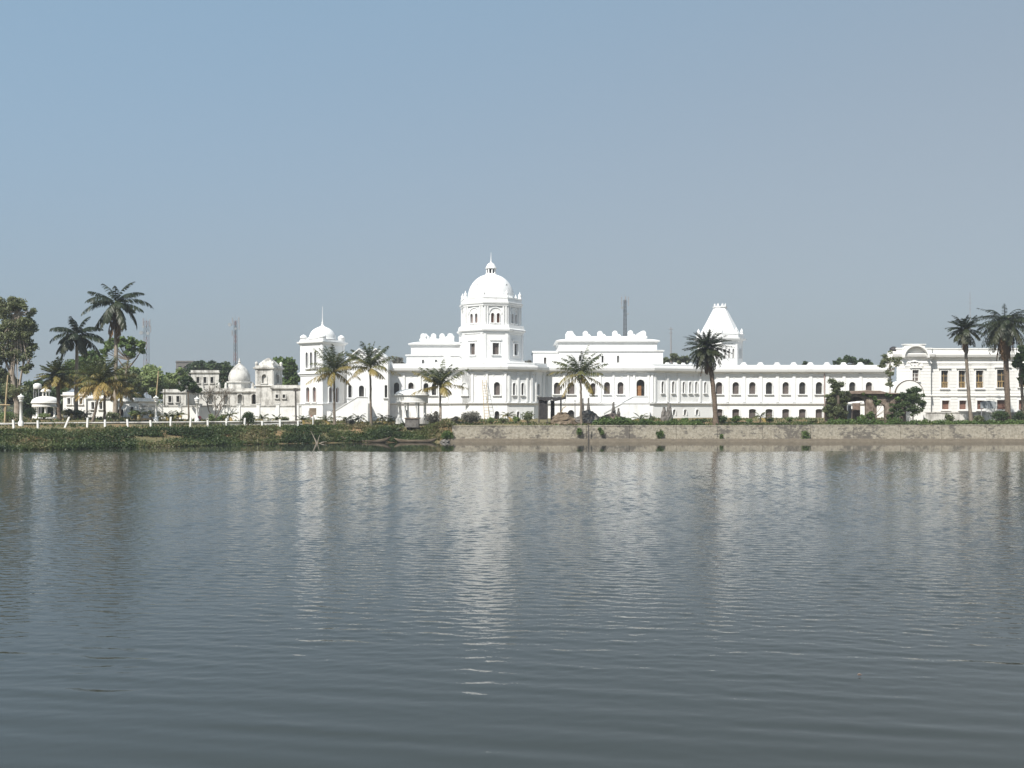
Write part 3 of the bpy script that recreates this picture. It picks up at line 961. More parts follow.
# ---- left corner tower
a34 = R(-34)
cT = P2(322.5, 165.5); sT = 2.52
tpl = [cT + Vector((math.cos(a34) * x - math.sin(a34) * y, math.sin(a34) * x + math.cos(a34) * y)) for x, y in ((-sT, -sT), (sT, -sT), (sT, sT), (-sT, sT))]
te = edges(tpl)
zt1, zt2, zt3 = Z(404, 164), Z(374, 164), Z(343.5, 164)
mb = MB(); tw = []
for k, e in enumerate(te):
    if e.n.y < 0.2:
        L = e.L
        A_ = [(L / 2 + d * 0.98, 0.5, Z(368, 163), Z(352, 163), True) for d in (-1, 0, 1)]
        B_ = [(L / 2 + d * 0.75, 0.72, Z(402, 163), Z(387, 163), True) for d in (-1, 1)]
        C_ = [(L / 2, 1.1, Z(417, 163), Z(410.5, 163), False)]
    else: A_ = B_ = C_ = []
    wall(mb, e, 2.4, zt1, C_); wall(mb, e, zt1, zt2, B_); wall(mb, e, zt2, zt3, A_)
    if A_: tw.append((e, A_, B_, C_))
for k in range(4):
    e = te[k]
    for u in (0.2, e.L - 0.2):
        ebox(mb, e, u - 0.18, u + 0.18, zt2 + 0.3, zt3 - 0.1, -0.08, 0)
mb.sweep(tpl, [(0, zt1 - 0.1), (0.15, zt1 - 0.05), (0.15, zt1 + 0.12), (0, zt1 + 0.16)], cap=False)
mb.sweep(tpl, [(0, zt2 - 0.35), (0.12, zt2 - 0.3), (0.15, zt2 - 0.05), (0.32, zt2), (0.32, zt2 + 0.16), (0, zt2 + 0.3)], cap=False)
mb.build('corner_tower', W, pal)
for e, A_, B_, C_ in tw:
    for o in A_: window(pal, e, o, W, M['pane'], trim=0.12)
    for o in B_: window(pal, e, o, W, M['panewood'], trim=0.16)
    for o in C_: window(pal, e, o, W, M['panewood'], trim=0.12)
mb = MB()
mb.sweep(tpl, [(0, zt3 - 0.3), (0.12, zt3 - 0.26), (0.18, zt3 - 0.05), (0.42, zt3 + 0.06), (0.46, zt3 + 0.28), (0.12, zt3 + 0.34), (0.1, zt3 + 0.6), (-0.3, zt3 + 0.6)])
mb.build('tower_cornice', W, pal)
for p in offset(tpl, -0.35):
    mb = MB(); z = zt3 + 0.58
    mb.lathe(p.x, p.y, [(0.55, z), (0.55, z + 0.3), (0.62, z + 0.34), (0.56, z + 0.55), (0.4, z + 0.75), (0.2, z + 0.86), (0.03, z + 0.95)], 14); mb.build('corner_cupola', W, pal)
for k in (0, 3):
    e = te[k]; mb = MB(); z = zt3 + 0.73; L = e.L
    mb.face([e.at(L * 0.24, z, 0.1), e.at(L * 0.76, z, 0.1), e.at(L / 2, z + 0.75, 0.1)]); mb.face([e.at(L * 0.76, z, 0.5), e.at(L * 0.24, z, 0.5), e.at(L / 2, z + 0.75, 0.5)])
    mb.face([e.at(L * 0.24, z, 0.1), e.at(L / 2, z + 0.75, 0.1), e.at(L / 2, z + 0.75, 0.5), e.at(L * 0.24, z, 0.5)])
    mb.face([e.at(L / 2, z + 0.75, 0.1), e.at(L * 0.76, z, 0.1), e.at(L * 0.76, z, 0.5), e.at(L / 2, z + 0.75, 0.5)]); mb.build('tower_pediment', W, pal)
zd = zt3 + 0.72; hd = Z(323.5, 165.5) - zd
mb = MB(); mb.lathe(cT.x, cT.y, [(2.28, zd)] + [(2.15 * math.cos(R(a)) + 0.04, zd + 0.2 + (hd - 0.75) * math.sin(R(a))) for a in range(0, 77, 7)] + [(0.32, zd + hd - 0.45), (0.2, zd + hd - 0.25), (0.1, zd + hd)], 32)
mb.build('tower_dome', W, pal)
mb = MB(); zq = zd + hd - 0.1
mb.lathe(cT.x, cT.y, [(0.1, zq), (0.2, zq + 0.2), (0.08, zq + 0.4), (0.05, zq + 1.2), (0.03, zq + 2.9)], 8); mb.build('finial', W, pal)

# ---- scalloped upper blocks
def upper_block(px0, px1, px0b, px1b, y0, y1, pys, mer, slots, seed, name):
    """(px0,px1) base walls, (px0b,px1b) set-back upper walls; pys = rows of base, setback, eave, attic top"""
    b0 = [P2(px0, y0), P2(px1, y0), Vector((X(px1, y0), y1)), Vector((X(px0, y0), y1))]
    b1 = [P2(px0b, y0 + 0.9), P2(px1b, y0 + 0.9), Vector((X(px1b, y0 + 0.9), y1 - 0.9)), Vector((X(px0b, y0 + 0.9), y1 - 0.9))]
    zz = [Z(p, y0 + 0.9) for p in pys]
    mb = MB(); es = edges(b0)
    ops = [es[0].op(px, 2.0, pb, pt) for px, pb, pt in slots]
    wall(mb, es[0], zz[0], zz[1], ops)
    for e in es[1:]: wall(mb, e, zz[0], zz[1])
    mb.sweep(b0, [(0, zz[1] - 0.28), (0.18, zz[1] - 0.22), (0.22, zz[1]), (-0.1, zz[1] + 0.05)], cap=True)
    for e in edges(b1): wall(mb, e, zz[1], zz[2])
    mb.build('upper_block', W, pal)
    for o in ops: window(pal, es[0], o, W, M['glass'], trim=0.08, sill=False)
    mb = MB()
    mb.sweep(b1, [(0, zz[2] - 0.5), (0.1, zz[2] - 0.45), (0.12, zz[2] - 0.15), (0.42, zz[2] - 0.05), (0.46, zz[2] + 0.15), (-0.3, zz[2] + 0.35), (-1.75, zz[3] - 0.45), (-1.7, zz[3] - 0.4), (-1.7, zz[3]), (-2.3, zz[3])])
    mb.build('block_cornice', W, pal)
    b2 = offset(b1, -1.62)
    es2 = edges(b2)
    for px, h in mer:
        mb = MB(); e = es2[0]; u = e.u_of(px); merlon(mb, e, u, zz[3] - 0.35, 1.25, 0.45 + h * 1.1, 0.7); mb.build('merlon', W, pal)
    for e in (es2[1], es2[3], es2[2]):
        nb = max(2, int(e.L / 2.6))
        for j in range(nb):
            mb = MB(); merlon(mb, e, e.L * (j + 0.5) / nb, zz[3] - 0.35, 1.45, 1.3, 0.8); mb.build('merlon', W, pal)


upper_block(559, 663, 558.5, 657, 169, 182, (373, 350.5, 341.5, 335.5), [(571, 0.75), (585.5, 0.75), (600, 0.75), (615, 0.8), (630.5, 0.85), (643.5, 0.8)],
            [(602.5, 362.5, 355.5), (618, 362.5, 355.5), (580, 361, 356)], 1, 'right')
upper_block(406.5, 462, 411, 461, 169, 182, (373, 355, 344.5, 338), [(423, 0.75), (433.5, 0.75), (442, 0.75), (450, 0.75)],
            [(423, 363.5, 359.5), (436, 362, 359.5), (449, 361, 359)], 2, 'left')
mb = MB(); bp = [P2(533, 170), P2(558.6, 170), Vector((X(558.6, 170), 178)), Vector((X(533, 170), 178))]; be = edges(bp)
o = be[0].op(545, 2.2, 365, 357.5, False)
wall(mb, be[0], ZT, Z(352.5, 170), [o])
for x in be[1:]: wall(mb, x, ZT, Z(352.5, 170))
mb.sweep(bp, [(0, Z(353, 170)), (0.15, Z(352.6, 170)), (0.15, Z(351, 170))])
mb.build('roof_cabin', W, pal); window(pal, be[0], o, W, M['pane'], trim=0.08, sill=False)
# round headed attic gable behind the coconut palm
mb = MB(); e = Edge(P2(434, 166.5), P2(460, 166.5)); uc = e.u_of(447); pts = [(uc + 1.75 * math.cos(math.pi * k / 12), ZT - 0.3 + 2.1 * math.sin(math.pi * k / 12)) for k in range(13)]
mb.face([e.at(p[0], p[1], -0.2) for p in pts]); mb.face([e.at(p[0], p[1], 1.2) for p in reversed(pts)])
for p, q in zip(pts, pts[1:] + pts[:1]): mb.face([e.at(p[0], p[1], -0.2), e.at(q[0], q[1], -0.2), e.at(q[0], q[1], 1.2), e.at(p[0], p[1], 1.2)])
mb.build('arched_gable', W, pal)

# ---- central domed tower (octagon)
c8 = P2(491, 170)
def oct_(r, rot=R(10)): return reg_poly(c8.x, c8.y, r / math.cos(R(22.5)), 8, rot - R(90) - R(22.5))
zA, zB, zCn, zD = Z(371, 170), Z(362, 170), Z(333, 170), Z(306.5, 170)
mb = MB()
o8 = oct_(5.12)
mb.sweep(o8, [(1.7, zA - 0.4), (1.6, zA + 0.2), (0.5, zB - 0.35), (0.3, zB - 0.1), (0.3, zB + 0.1), (0.0, zB + 0.18)], cap=False)
low_ops = {}; es8 = edges(o8)
for k, e in enumerate(es8):
    ops = [(e.L / 2, 1.05, Z(354.5, 165), Z(343, 165), False)] if e.n.y < 0.6 else []
    low_ops[k] = ops
    wall(mb, e, zB, zCn, ops)
    for u in (0.28, e.L - 0.28): ebox(mb, e, u - 0.22, u + 0.22, zB + 0.2, zCn - 0.2, -0.1, 0)
    ebox(mb, e, e.L / 2 - 0.95, e.L / 2 + 0.95, Z(340.5, 165), Z(338.5, 165), -0.16, 0)
mb.sweep(o8, [(0, zCn - 0.5), (0.12, zCn - 0.45), (0.16, zCn - 0.1), (0.42, zCn + 0.02), (0.47, zCn + 0.28), (0.25, zCn + 0.42), (0.15, zCn + 1.0), (-0.3, zCn + 1.05)])
u8 = oct_(4.72); eu8 = edges(u8); up_ops = {}
for k, e in enumerate(eu8):
    ops = [(e.L / 2 + d * 0.48, 0.52, Z(322.5, 165), Z(312.8, 165), True) for d in (-1, 1)] if e.n.y < 0.6 else []
    up_ops[k] = ops
    wall(mb, e, zCn + 0.9, zD, ops)
    for u in (0.2, 0.62, e.L - 0.2, e.L - 0.62): ebox(mb, e, u - 0.13, u + 0.13, zCn + 1.05, zD - 0.35, -0.2, 0)
    # round hood above the paired lights
    if ops:
        for j in range(10):
            a0, a1 = math.pi * j / 10, math.pi * (j + 1) / 10; zc_ = Z(313.5, 165)
            q = [(e.L / 2 + r * math.cos(a), zc_ + r * math.sin(a)) for r, a in ((1.0, a0), (1.16, a0), (1.16, a1), (1.0, a1))]
            mb.face([e.at(p[0], p[1], -0.12) for p in q]); mb.face([e.at(q[1][0], q[1][1], -0.12), e.at(q[2][0], q[2][1], -0.12), e.at(q[2][0], q[2][1], 0), e.at(q[1][0], q[1][1], 0)])
            mb.face([e.at(q[0][0], q[0][1], -0.12), e.at(q[3][0], q[3][1], -0.12), e.at(q[3][0], q[3][1], 0), e.at(q[0][0], q[0][1], 0)])
mb.sweep(u8, [(0, zD - 0.4), (0.25, zD - 0.34), (0.28, zD - 0.1), (0.4, zD), (0.45, zD + 0.25), (0.22, zD + 0.32), (0.2, zD + 0.9), (0.26, zD + 0.95), (0.26, zD + 1.06), (-0.6, zD + 1.12)])
mb.build('dome_tower', W, pal)
for k, e in enumerate(es8):
    for o in low_ops[k]: window(pal, e, o, W, M['pane'], trim=0.16)
for k, e in enumerate(eu8):
    for o in up_ops[k]: window(pal, e, o, W, M['panewood'], trim=0.09)
for p in oct_(4.62):
    mb = MB(); z = zD + 1.04
    mb.lathe(p.x, p.y, [(0.3, z), (0.3, z + 0.3), (0.16, z + 0.4), (0.3, z + 0.62), (0.3, z + 0.75), (0.12, z + 0.95), (0.03, z + 1.3)], 10); mb.build('pinnacle', W, pal)
z0 = zD + 1.0; zl = Z(275, 170); Hd = zl - z0 - 0.3
prof = [(4.2, z0), (4.2, z0 + 0.25), (4.05, z0 + 0.3)]
for a in range(0, 79, 6):
    prof.append((3.98 * math.cos(R(a)) ** 0.93, z0 + 0.3 + (Hd + 0.1) * math.sin(R(a)) ** 1.02))
prof.append((0.95, zl - 0.12))
mb = MB(); mb.lathe(c8.x, c8.y, prof, 48)
mb.build('dome', W, pal)
for ang in (-48, 42, 132, -138):
    a = R(ang - 90 + 8); d = Vector((math.cos(a), math.sin(a))); zz = Z(287.5, 170)
    rr = 3.35; mb = MB(); c_ = c8 + d * rr
    mb.tube([(c_.x - d.x * 0.5, c_.y - d.y * 0.5, zz), (c_.x + d.x * 0.12, c_.y + d.y * 0.12, zz)], 0.34, 12)
    mb.tube([(c_.x + d.x * 0.1, c_.y + d.y * 0.1, zz), (c_.x + d.x * 0.14, c_.y + d.y * 0.14, zz)], 0.2, 12, 1)
    mb.build('lucarne', [W, M['glass']], pal)
# lantern
mb = MB(); lz = zl - 0.15
mb.lathe(c8.x, c8.y, [(1.0, lz), (1.0, lz + 0.3), (0.82, lz + 0.35)], 20)
mb.lathe(c8.x, c8.y, [(0.5, lz + 0.3), (0.5, lz + 1.3)], 14, 1)
for k in range(8):
    a = 2 * math.pi * (k + 0.35) / 8; mb.lathe(c8.x + 0.74 * math.cos(a), c8.y + 0.74 * math.sin(a), [(0.13, lz + 0.34), (0.11, lz + 1.2)], 8)
mb.lathe(c8.x, c8.y, [(0.86, lz + 1.15), (0.98, lz + 1.2), (0.98, lz + 1.32), (0.84, lz + 1.4), (0.76, lz + 1.7), (0.55, lz + 2.0), (0.25, lz + 2.2), (0.1, lz + 2.32)], 24)
mb.build('lantern', [W, M['glass']], pal)
mb = MB(); q = lz + 2.28; mb.lathe(c8.x, c8.y, [(0.1, q), (0.19, q + 0.15), (0.07, q + 0.3), (0.06, q + 0.8), (0.02, q + 1.75)], 8); mb.build('finial', W, pal)

# ---- steep roofed tower behind the long wing
cK = P2(720, 180)
def ok(r): return reg_poly(cK.x, cK.y, r / math.cos(R(22.5)), 8, R(-90 - 22.5 + 14))
k8 = ok(3.62); zk0, zk1 = ZT - 0.2, Z(341, 180); mb = MB(); kops = {}
for k, e in enumerate(edges(k8)):
    ops = [(e.L / 2 + d * 0.78, 0.36, Z(358, 176), Z(348.5, 176), True) for d in (-1, 0, 1)] if e.n.y < 0.3 else []
    kops[k] = (e, ops); wall(mb, e, zk0, zk1, ops)
    for u in (0.12, e.L - 0.12): ebox(mb, e, u - 0.12, u + 0.12, zk0, zk1 - 0.1, -0.1, 0)
mb.sweep(k8, [(0, zk1 - 0.3), (0.1, zk1 - 0.26), (0.14, zk1 - 0.02), (0.62, zk1 + 0.1), (0.68, zk1 + 0.35), (0.3, zk1 + 0.42), (0.28, zk1 + 0.95), (0.36, zk1 + 1.0), (0.36, zk1 + 1.12), (-0.4, zk1 + 1.12)])
mb.build('roofed_tower', W, pal)
for e, ops in kops.values():
    for o in ops: window(pal, e, o, W, M['pane'], trim=0.08, sill=False, dep=0.3)
mb = MB(); zr = zk1 + 1.05
mb.sweep(ok(1.0), [(2.5, zr), (2.3, zr + 0.2), (1.05, Z(320, 180)), (0.1, Z(309, 180)), (0.1, Z(308, 180)), (0.22, Z(307.6, 180)), (0.22, Z(306.8, 180))])
mb.build('steep_roof', W, pal)
mb = MB()
for e in edges(ok(1.1)):
    merlon(mb, e, e.L / 2, Z(307, 180), 0.42, 0.55, 0.14)
mb.build('roof_cresting', W, pal)
for p in ok(3.52):
    mb = MB(); z = zk1 + 1.1
    mb.lathe(p.x, p.y, [(0.26, z), (0.26, z + 0.25), (0.14, z + 0.34), (0.27, z + 0.55), (0.2, z + 0.75), (0.03, z + 1.1)], 10); mb.build('pinnacle', W, pal)

# ladder leaning on the central bay
t = thing('ladder', 'thin bamboo ladder leaning on the white bay under the central dome', 'ladder', P3(486, 418, 160))
mb = MB(); A0, A1 = P3(484.5, 419, 159.6), P3(482.3, 380, 161.9); B0, B1 = P3(489.2, 419, 159.6), P3(486.0, 380, 161.7)
mb.tube([A0, A1], 0.05, 5); mb.tube([B0, B1], 0.05, 5); mb.build('rail', M['bamboo'], t)
mb = MB()
for k in range(1, 14): mb.tube([A0.lerp(A1, k / 14), B0.lerp(B1, k / 14)], 0.03, 5)
mb.build('rungs', M['bamboo'], t)

# ------------------------------------------------------------------ banded mansion at the right edge
MW = M['mansion']
man = thing('mansion', 'cream white two storey mansion with ochre window rails at the right edge', 'building', (X(960, 160), 160, 2.9))
mp = [P2(897, 159.2), P2(931, 159.2), P2(931, 160.2), P2(1082, 160.2), P2(1082, 178), P2(897, 178)]
mp[4] = Vector((mp[3].x, 178)); mp[5] = P2(899, 178)
me_ = edges(mp)
zb1, zc1 = Z(396, 160), Z(357.5, 160)
mup = {0: [(915.5, 6.5, 381, 370)], 2: [(944.5, 7.2, 388.5, 370.5), (962, 7, 388.5, 370.5), (979.5, 7.6, 388.5, 370.5), (1002.5, 11.5, 387.5, 369.5), (1022, 7, 387, 370), (1042, 7, 387, 370)]}
mlo = {2: [(945.5, 7.5, 410, 400.5), (962.8, 7.4, 410, 400.5), (980.5, 7.4, 410, 400.5), (1002, 10.5, 410, 400), (1022, 7, 409.5, 400), (1042, 7, 409.5, 400)]}
mb = MB()
for k, e in enumerate(me_):
    uo = [e.op(*o, False) for o in mup.get(k, [])]; lo_ = [e.op(*o, False) for o in mlo.get(k, [])]
    wall(mb, e, 2.3, zb1, lo_, dep=0.5); wall(mb, e, zb1, zc1 + 0.1, uo, dep=0.5)
    if k in (0, 2, 5):                       # rusticated courses as shallow raised bands between the openings
        for oo, za, zz_, st in ((lo_, 3.2, zb1 - 0.35, 0.5), (uo, zb1 + 0.4, zc1 - 0.9, 0.5)):
            z = za
            while z < zz_:
                cur = 0.06
                for (u, w, b0, t0, _a) in sorted(oo):
                    if b0 - 0.3 < z < t0 + 0.35:
                        ebox(mb, e, cur, u - w / 2 - 0.25, z, z + st - 0.09, -0.045, 0); cur = u + w / 2 + 0.25
                ebox(mb, e, cur, e.L - 0.06, z, z + st - 0.09, -0.045, 0)
                z += st
mb.build('wall', MW, man)
for k, lst in mup.items():
    for o in lst:
        q = me_[k].op(*o, False)
        wn = window(man, me_[k], q, MW, M['glass'] if k else M['pane'], trim=0.14, bars=1, railing=M['ochre'] if k else None, rails=0.95)
        hb = MB(); ebox(hb, me_[k], q[0] - q[1] / 2 - 0.4, q[0] + q[1] / 2 + 0.4, q[3] + 0.3, q[3] + 0.5, -0.3, 0); hb.build('hood', MW, wn)
for k, lst in mlo.items():
    for o in lst: window(man, me_[k], me_[k].op(*o, False), MW, M['panewood'], trim=0.1, sill=True)
mb = MB()
mb.sweep(mp, [(0, zb1 - 0.12), (0.16, zb1 - 0.06), (0.2, zb1 + 0.12), (0, zb1 + 0.2)], cap=False)
mb.sweep(mp, [(0, Z(364, 160)), (0.14, Z(363.6, 160)), (0.14, Z(362.6, 160)), (0, Z(362.2, 160))], cap=False)
mb.build('string_course', MW, man)
mb = MB()
mb.sweep(mp, [(0, zc1 - 0.3), (0.2, zc1 - 0.2), (0.25, zc1), (0.55, zc1 + 0.1), (0.68, zc1 + 0.45), (0.64, zc1 + 0.6), (0.12, zc1 + 0.62)], cap=False)
mb.build('cornice', MW, man)
zp1 = Z(348.2, 160)
mb = MB()
mb.sweep(mp, [(0.1, zc1 + 0.3), (0.1, zp1 - 0.2), (0.22, zp1 - 0.15), (0.22, zp1), (-0.3, zp1), (-0.3, zc1 + 0.3)], cap=False)
mb.box(X(904, 159), X(924.5, 159), 158.85, 159.7, zp1 - 0.02, Z(344.8, 159))
mb.box(X(903, 159), X(925.5, 159), 158.7, 159.75, Z(344.8, 159) + 0.003, Z(344, 159))
mb.box(X(888, 160), X(896.6, 160), 159.5, 160.3, zc1 - 1.5, Z(351.5, 160)); mb.box(X(886, 160), X(888, 160), 159.5, 160.3, zc1 - 1.5, Z(354, 160))
mb.build('parapet', MW, man)
mb = MB(); mb.face([(p.x, p.y, zc1 + 0.4) for p in mp]); mb.build('roof', M['roof'], man)
# segmental pediment and carved panel over the end bay
mb = MB(); e = me_[0]; uc = e.u_of(914); zc_ = Z(357.8, 159); ra, rb = 2.1, 1.84
for j in range(14):
    a0, a1 = math.pi * j / 14, math.pi * (j + 1) / 14
    q = [(uc + r * math.cos(a), zc_ + 0.98 * r * math.sin(a)) for r, a in ((rb, a0), (ra, a0), (ra, a1), (rb, a1))]
    for kk in (-1.02, 0.0): mb.face([e.at(p[0], p[1], kk) for p in q])
    for (i, j2) in ((1, 2), (0, 3)): mb.face([e.at(*q[i], -1.02), e.at(*q[j2], -1.02), e.at(*q[j2], 0), e.at(*q[i], 0)])
mb.build('arched_pediment', MW, man)
mb = MB(); zz_ = Z(366.5, 159)
pts = [(uc - 1.5, zz_), (uc + 1.5, zz_), (uc + 1.3, zz_ + 0.5), (uc + 0.7, zz_ + 0.7), (uc, zz_ + 1.2), (uc - 0.7, zz_ + 0.7), (uc - 1.3, zz_ + 0.5)]
mb.face([e.at(p[0], p[1], -0.14) for p in pts])
for p, q in zip(pts, pts[1:] + pts[:1]): mb.face([e.at(*p, -0.14), e.at(*q, -0.14), e.at(*q, 0), e.at(*p, 0)])
for a in range(8):
    p = e.at(uc + 0.7 * math.cos(a * 0.785), zz_ + 0.55 + 0.28 * math.sin(a * 0.785), -0.2); mb.lathe(p[0], p[1], [(0.02, p[2] - 0.14), (0.14, p[2]), (0.02, p[2] + 0.14)], 8)
mb.build('carved_panel', MW, man)
# segmental porch hood standing in front of the end bay
mb = MB(); y0, y1 = 154.8, 159.1; cx = X(909, 155); rad = 14 * 0.155; zs = Z(394, 155)
rows = []
for y in (y0, y1): rows.append([(cx + rad * math.cos(math.pi * k / 16), y, zs + rad * 0.98 * math.sin(math.pi * k / 16)) for k in range(17)])
mb.grid(rows, 0, False); mb.face(rows[0], 0)
rim = [[(cx + r * math.cos(math.pi * k / 16), y, zs + r * 0.98 * math.sin(math.pi * k / 16)) for k in range(17)] for r, y in ((rad - 0.02, y0 - 0.06), (rad + 0.06, y0 - 0.06), (rad + 0.06, y0 + 0.3))]
mb.grid(rim, 1, False, False)
mb.box(cx - rad + 0.01, cx + rad - 0.01, y0 + 0.05, y1 - 0.01, 2.3, zs, 0)
mb.build('porch', [MW, M['sand']], man)
mb = MB(); mb.tube([P3(970.3, 346, 168), P3(970.2, 318, 168), P3(970, 292, 168)], [0.09, 0.06, 0.035], 5)
for py, w in ((298, 0.5), (303, 0.7), (309, 0.5)): p = P3(970.1, py, 168); mb.tube([p - Vector((w / 2, 0, 0)), p + Vector((w / 2, 0, 0))], 0.03, 4)
mb.build('aerial', M['steel'], man)

# ------------------------------------------------------------------ temple and low buildings at the left
TW = M['temple']


def simple_house(name, label, px0, px1, Y, depth, pyt, mat, wins=(), pyb=None, cat='building', arch=False, paneM=None, cornice=0.25, steps=()):
    t = thing(name, label, cat, (X((px0 + px1) / 2, Y), Y, 3.0))
    pl = [P2(px0, Y), P2(px1, Y), Vector((X(px1, Y), Y + depth)), Vector((X(px0, Y), Y + depth))]
    es = edges(pl); zt = Z(pyt, Y)
    ops = [es[0].op(*o, arch) for o in wins]
    # split in storeys where openings stack
    rows = sorted(set(round(o[2], 1) for o in ops))
    mb = MB(); z = 2.3
    bands = []
    for k, r in enumerate(rows):
        top = (rows[k + 1] - 0.2) if k + 1 < len(rows) else zt
        bands.append((z, top, [o for o in ops if round(o[2], 1) == r])); z = top
    if not bands: bands = [(z, zt, [])]
    for a, b, oo in bands: wall(mb, es[0], a, b, oo)
    for e in es[1:]: wall(mb, e, 2.3, zt)
    mb.build('wall', mat, t)
    for o in ops: window(t, es[0], o, mat, paneM or M['glass'], trim=0.12)
    mb = MB()
    mb.sweep(pl, [(0, zt - 0.25), (cornice, zt - 0.15), (cornice + 0.06, zt + 0.05), (0.05, zt + 0.08), (0.05, zt + 0.5), (-0.2, zt + 0.5), (-0.2, zt + 0.02)])
    mb.build('roof_parapet', mat, t)
    return t


# temple with a bulbous dome
t = thing('domed_temple', 'weathered white temple with a bulbous dome below the lattice mast', 'temple', (X(239, 176), 180, 3.1))
pl = [P2(199, 174), P2(283, 174), Vector((X(283, 174), 186)), Vector((X(199, 174), 186))]
mb = MB(); es = edges(pl)
ops = [es[0].op(px, 4.6, 404, 394, True) for px in (211, 226, 240, 254, 268)]
wall(mb, es[0], 2.3, Z(391.5, 174), ops, dep=0.7)
for e in es[1:]: wall(mb, e, 2.3, Z(391.5, 174))
mb.build('wall', TW, t)
for o in ops: window(t, es[0], o, TW, M['glass'] if o[0] > 9 else M['temple'], trim=0.18, dep=0.7)
mb = MB(); z = Z(391.5, 174)
mb.sweep(pl, [(0, z - 0.3), (0.3, z - 0.15), (0.34, z + 0.05), (0.04, z + 0.1), (0.04, z + 0.55), (-0.25, z + 0.55)]); mb.build('roof_parapet', TW, t)
cD = P2(239.5, 180)
mb = MB(); z0, z1 = Z(391, 180), Z(381.5, 180)
mb.lathe(cD.x, cD.y, [(2.3, z0 - 0.5), (2.3, z0 + 0.3), (1.95, z0 + 0.4), (1.95, z1 - 0.35), (2.25, z1 - 0.2), (2.25, z1)], 8, 0, R(22.5), False)
mb.build('drum', TW, t)
zz = z1 - 0.02; Hh = Z(362, 180) - zz
mb = MB(); mb.lathe(cD.x, cD.y, [(1.8, zz), (1.92, zz + 0.3), (1.95, zz + 0.6), (1.88, zz + 1.05), (1.7, zz + 1.6), (1.42, zz + 2.1), (1.05, zz + 2.55), (0.65, zz + 2.95), (0.28, zz + 3.2), (0.16, zz + 3.35)], 28)
mb.build('dome', TW, t)
mb = MB(); q = zz + 3.3; mb.lathe(cD.x, cD.y, [(0.16, q), (0.3, q + 0.15), (0.3, q + 0.25), (0.1, q + 0.4), (0.16, q + 0.55), (0.03, q + 0.95)], 10); mb.build('finial', TW, t)
for px in (203, 219, 226, 253, 280):
    p = P2(px, 174.6); z = Z(391.5, 174) + 0.53
    mb = MB(); mb.lathe(p.x, p.y, [(0.3, z), (0.3, z + 0.3), (0.2, z + 0.4), (0.3, z + 0.6), (0.2, z + 0.85), (0.04, z + 1.1)], 8); mb.build('urn', TW, t)

# square tower with a low pyramidal dome
t = thing('temple_tower', 'square weathered white tower with a squat dome and corner knobs', 'tower', (X(268, 172), 172, 3.1))
sq = [P2(257, 170.5), P2(279.5, 170.5), Vector((X(279.5, 170.5), 174.3)), Vector((X(257, 170.5), 174.3))]
sq = [Vector((X(268.3, 172), 172.4)) + Vector((math.cos(R(-14)) * a - math.sin(R(-14)) * b, math.sin(R(-14)) * a + math.cos(R(-14)) * b)) for a, b in ((-1.62, -1.62), (1.62, -1.62), (1.62, 1.62), (-1.62, 1.62))]
es = edges(sq); z1 = Z(368, 170.5); mb = MB(); tws = []
for k, e in enumerate(es):
    ops = [(e.L / 2, 0.9, Z(383, 170), Z(374, 170), True)] if e.n.y < 0.5 else []
    wall(mb, e, 2.3, z1, ops); tws += [(e, o) for o in ops]
    for u in (0.22, e.L - 0.22): ebox(mb, e, u - 0.2, u + 0.2, Z(386, 170), z1 - 0.2, -0.1, 0)
mb.sweep(sq, [(0, Z(386.5, 170)), (0.2, Z(386, 170)), (0.2, Z(385, 170)), (0, Z(384.5, 170))], cap=False)
mb.build('wall', TW, t)
for e, o in tws: window(t, e, o, TW, M['temple'], trim=0.14)
mb = MB(); mb.sweep(sq, [(0, z1 - 0.25), (0.3, z1 - 0.1), (0.34, z1 + 0.15), (0.1, z1 + 0.2), (0.1, z1 + 0.45), (-0.2, z1 + 0.45)]); mb.build('cornice', TW, t)
mb = MB(); z = z1 + 0.43; H = Z(357.5, 171) - z; c = Vector((X(268.3, 172), 172.4))
rows = []
for s, f in ((0, 1), (0.25, 0.86), (0.5, 0.66), (0.75, 0.42), (0.92, 0.2), (1.0, 0.06)):
    rr = 1.5 * f; rows.append([(c.x + (rr * 1.32) * math.cos(R(-14 + 45 + 90 * k)), c.y + rr * 1.32 * math.sin(R(-14 + 45 + 90 * k)), z + H * s) for k in range(4)])
mb.grid(rows, 0, True, False); mb.face(rows[-1]); mb.build('pyramid_dome', TW, t)
for p in offset(sq, -0.1):
    mb = MB(); z = z1 + 0.42; mb.lathe(p.x, p.y, [(0.22, z), (0.22, z + 0.2), (0.3, z + 0.4), (0.22, z + 0.62), (0.04, z + 0.75)], 8); mb.build('knob', TW, t)

simple_house('annex', 'low weathered white annex joined to the palace corner tower', 272, 302, 170, 10, 388, TW, [(277, 2.4, 398, 394.5), (284, 2.4, 398, 394.5), (292, 4, 416, 411)], cat='building')
simple_house('far_house', 'pale two storey house with grey roof behind the bare tree', 191, 219, 215, 10, 372.5, TW, [(198, 3, 383, 377), (205, 3, 383, 377), (212, 3, 383, 377)])
simple_house('apartment_block', 'distant grey apartment block above the treetops', 176, 193, 420, 18, 362, M['stone'], [(180, 3, 370, 366), (186, 3, 370, 366)])
simple_house('garden_house', 'low white house behind the leaning coconut palms', 88, 113, 163, 8, 398, M['pavwhite'], [(93, 3, 409, 402), (101, 3, 409, 402)])
simple_house('shop_house', 'white flat roofed house with a dark doorway left of boundary wall', 113.5, 138, 161, 8, 401, M['pavwhite'], [(120, 7.5, 416, 409.5), (132, 3.5, 414, 407)])
simple_house('pale_house', 'pale house with brown roof edge behind the dark young tree', 163, 186, 178, 8, 392, TW, [(170, 3, 402, 396), (178, 3, 402, 396)])
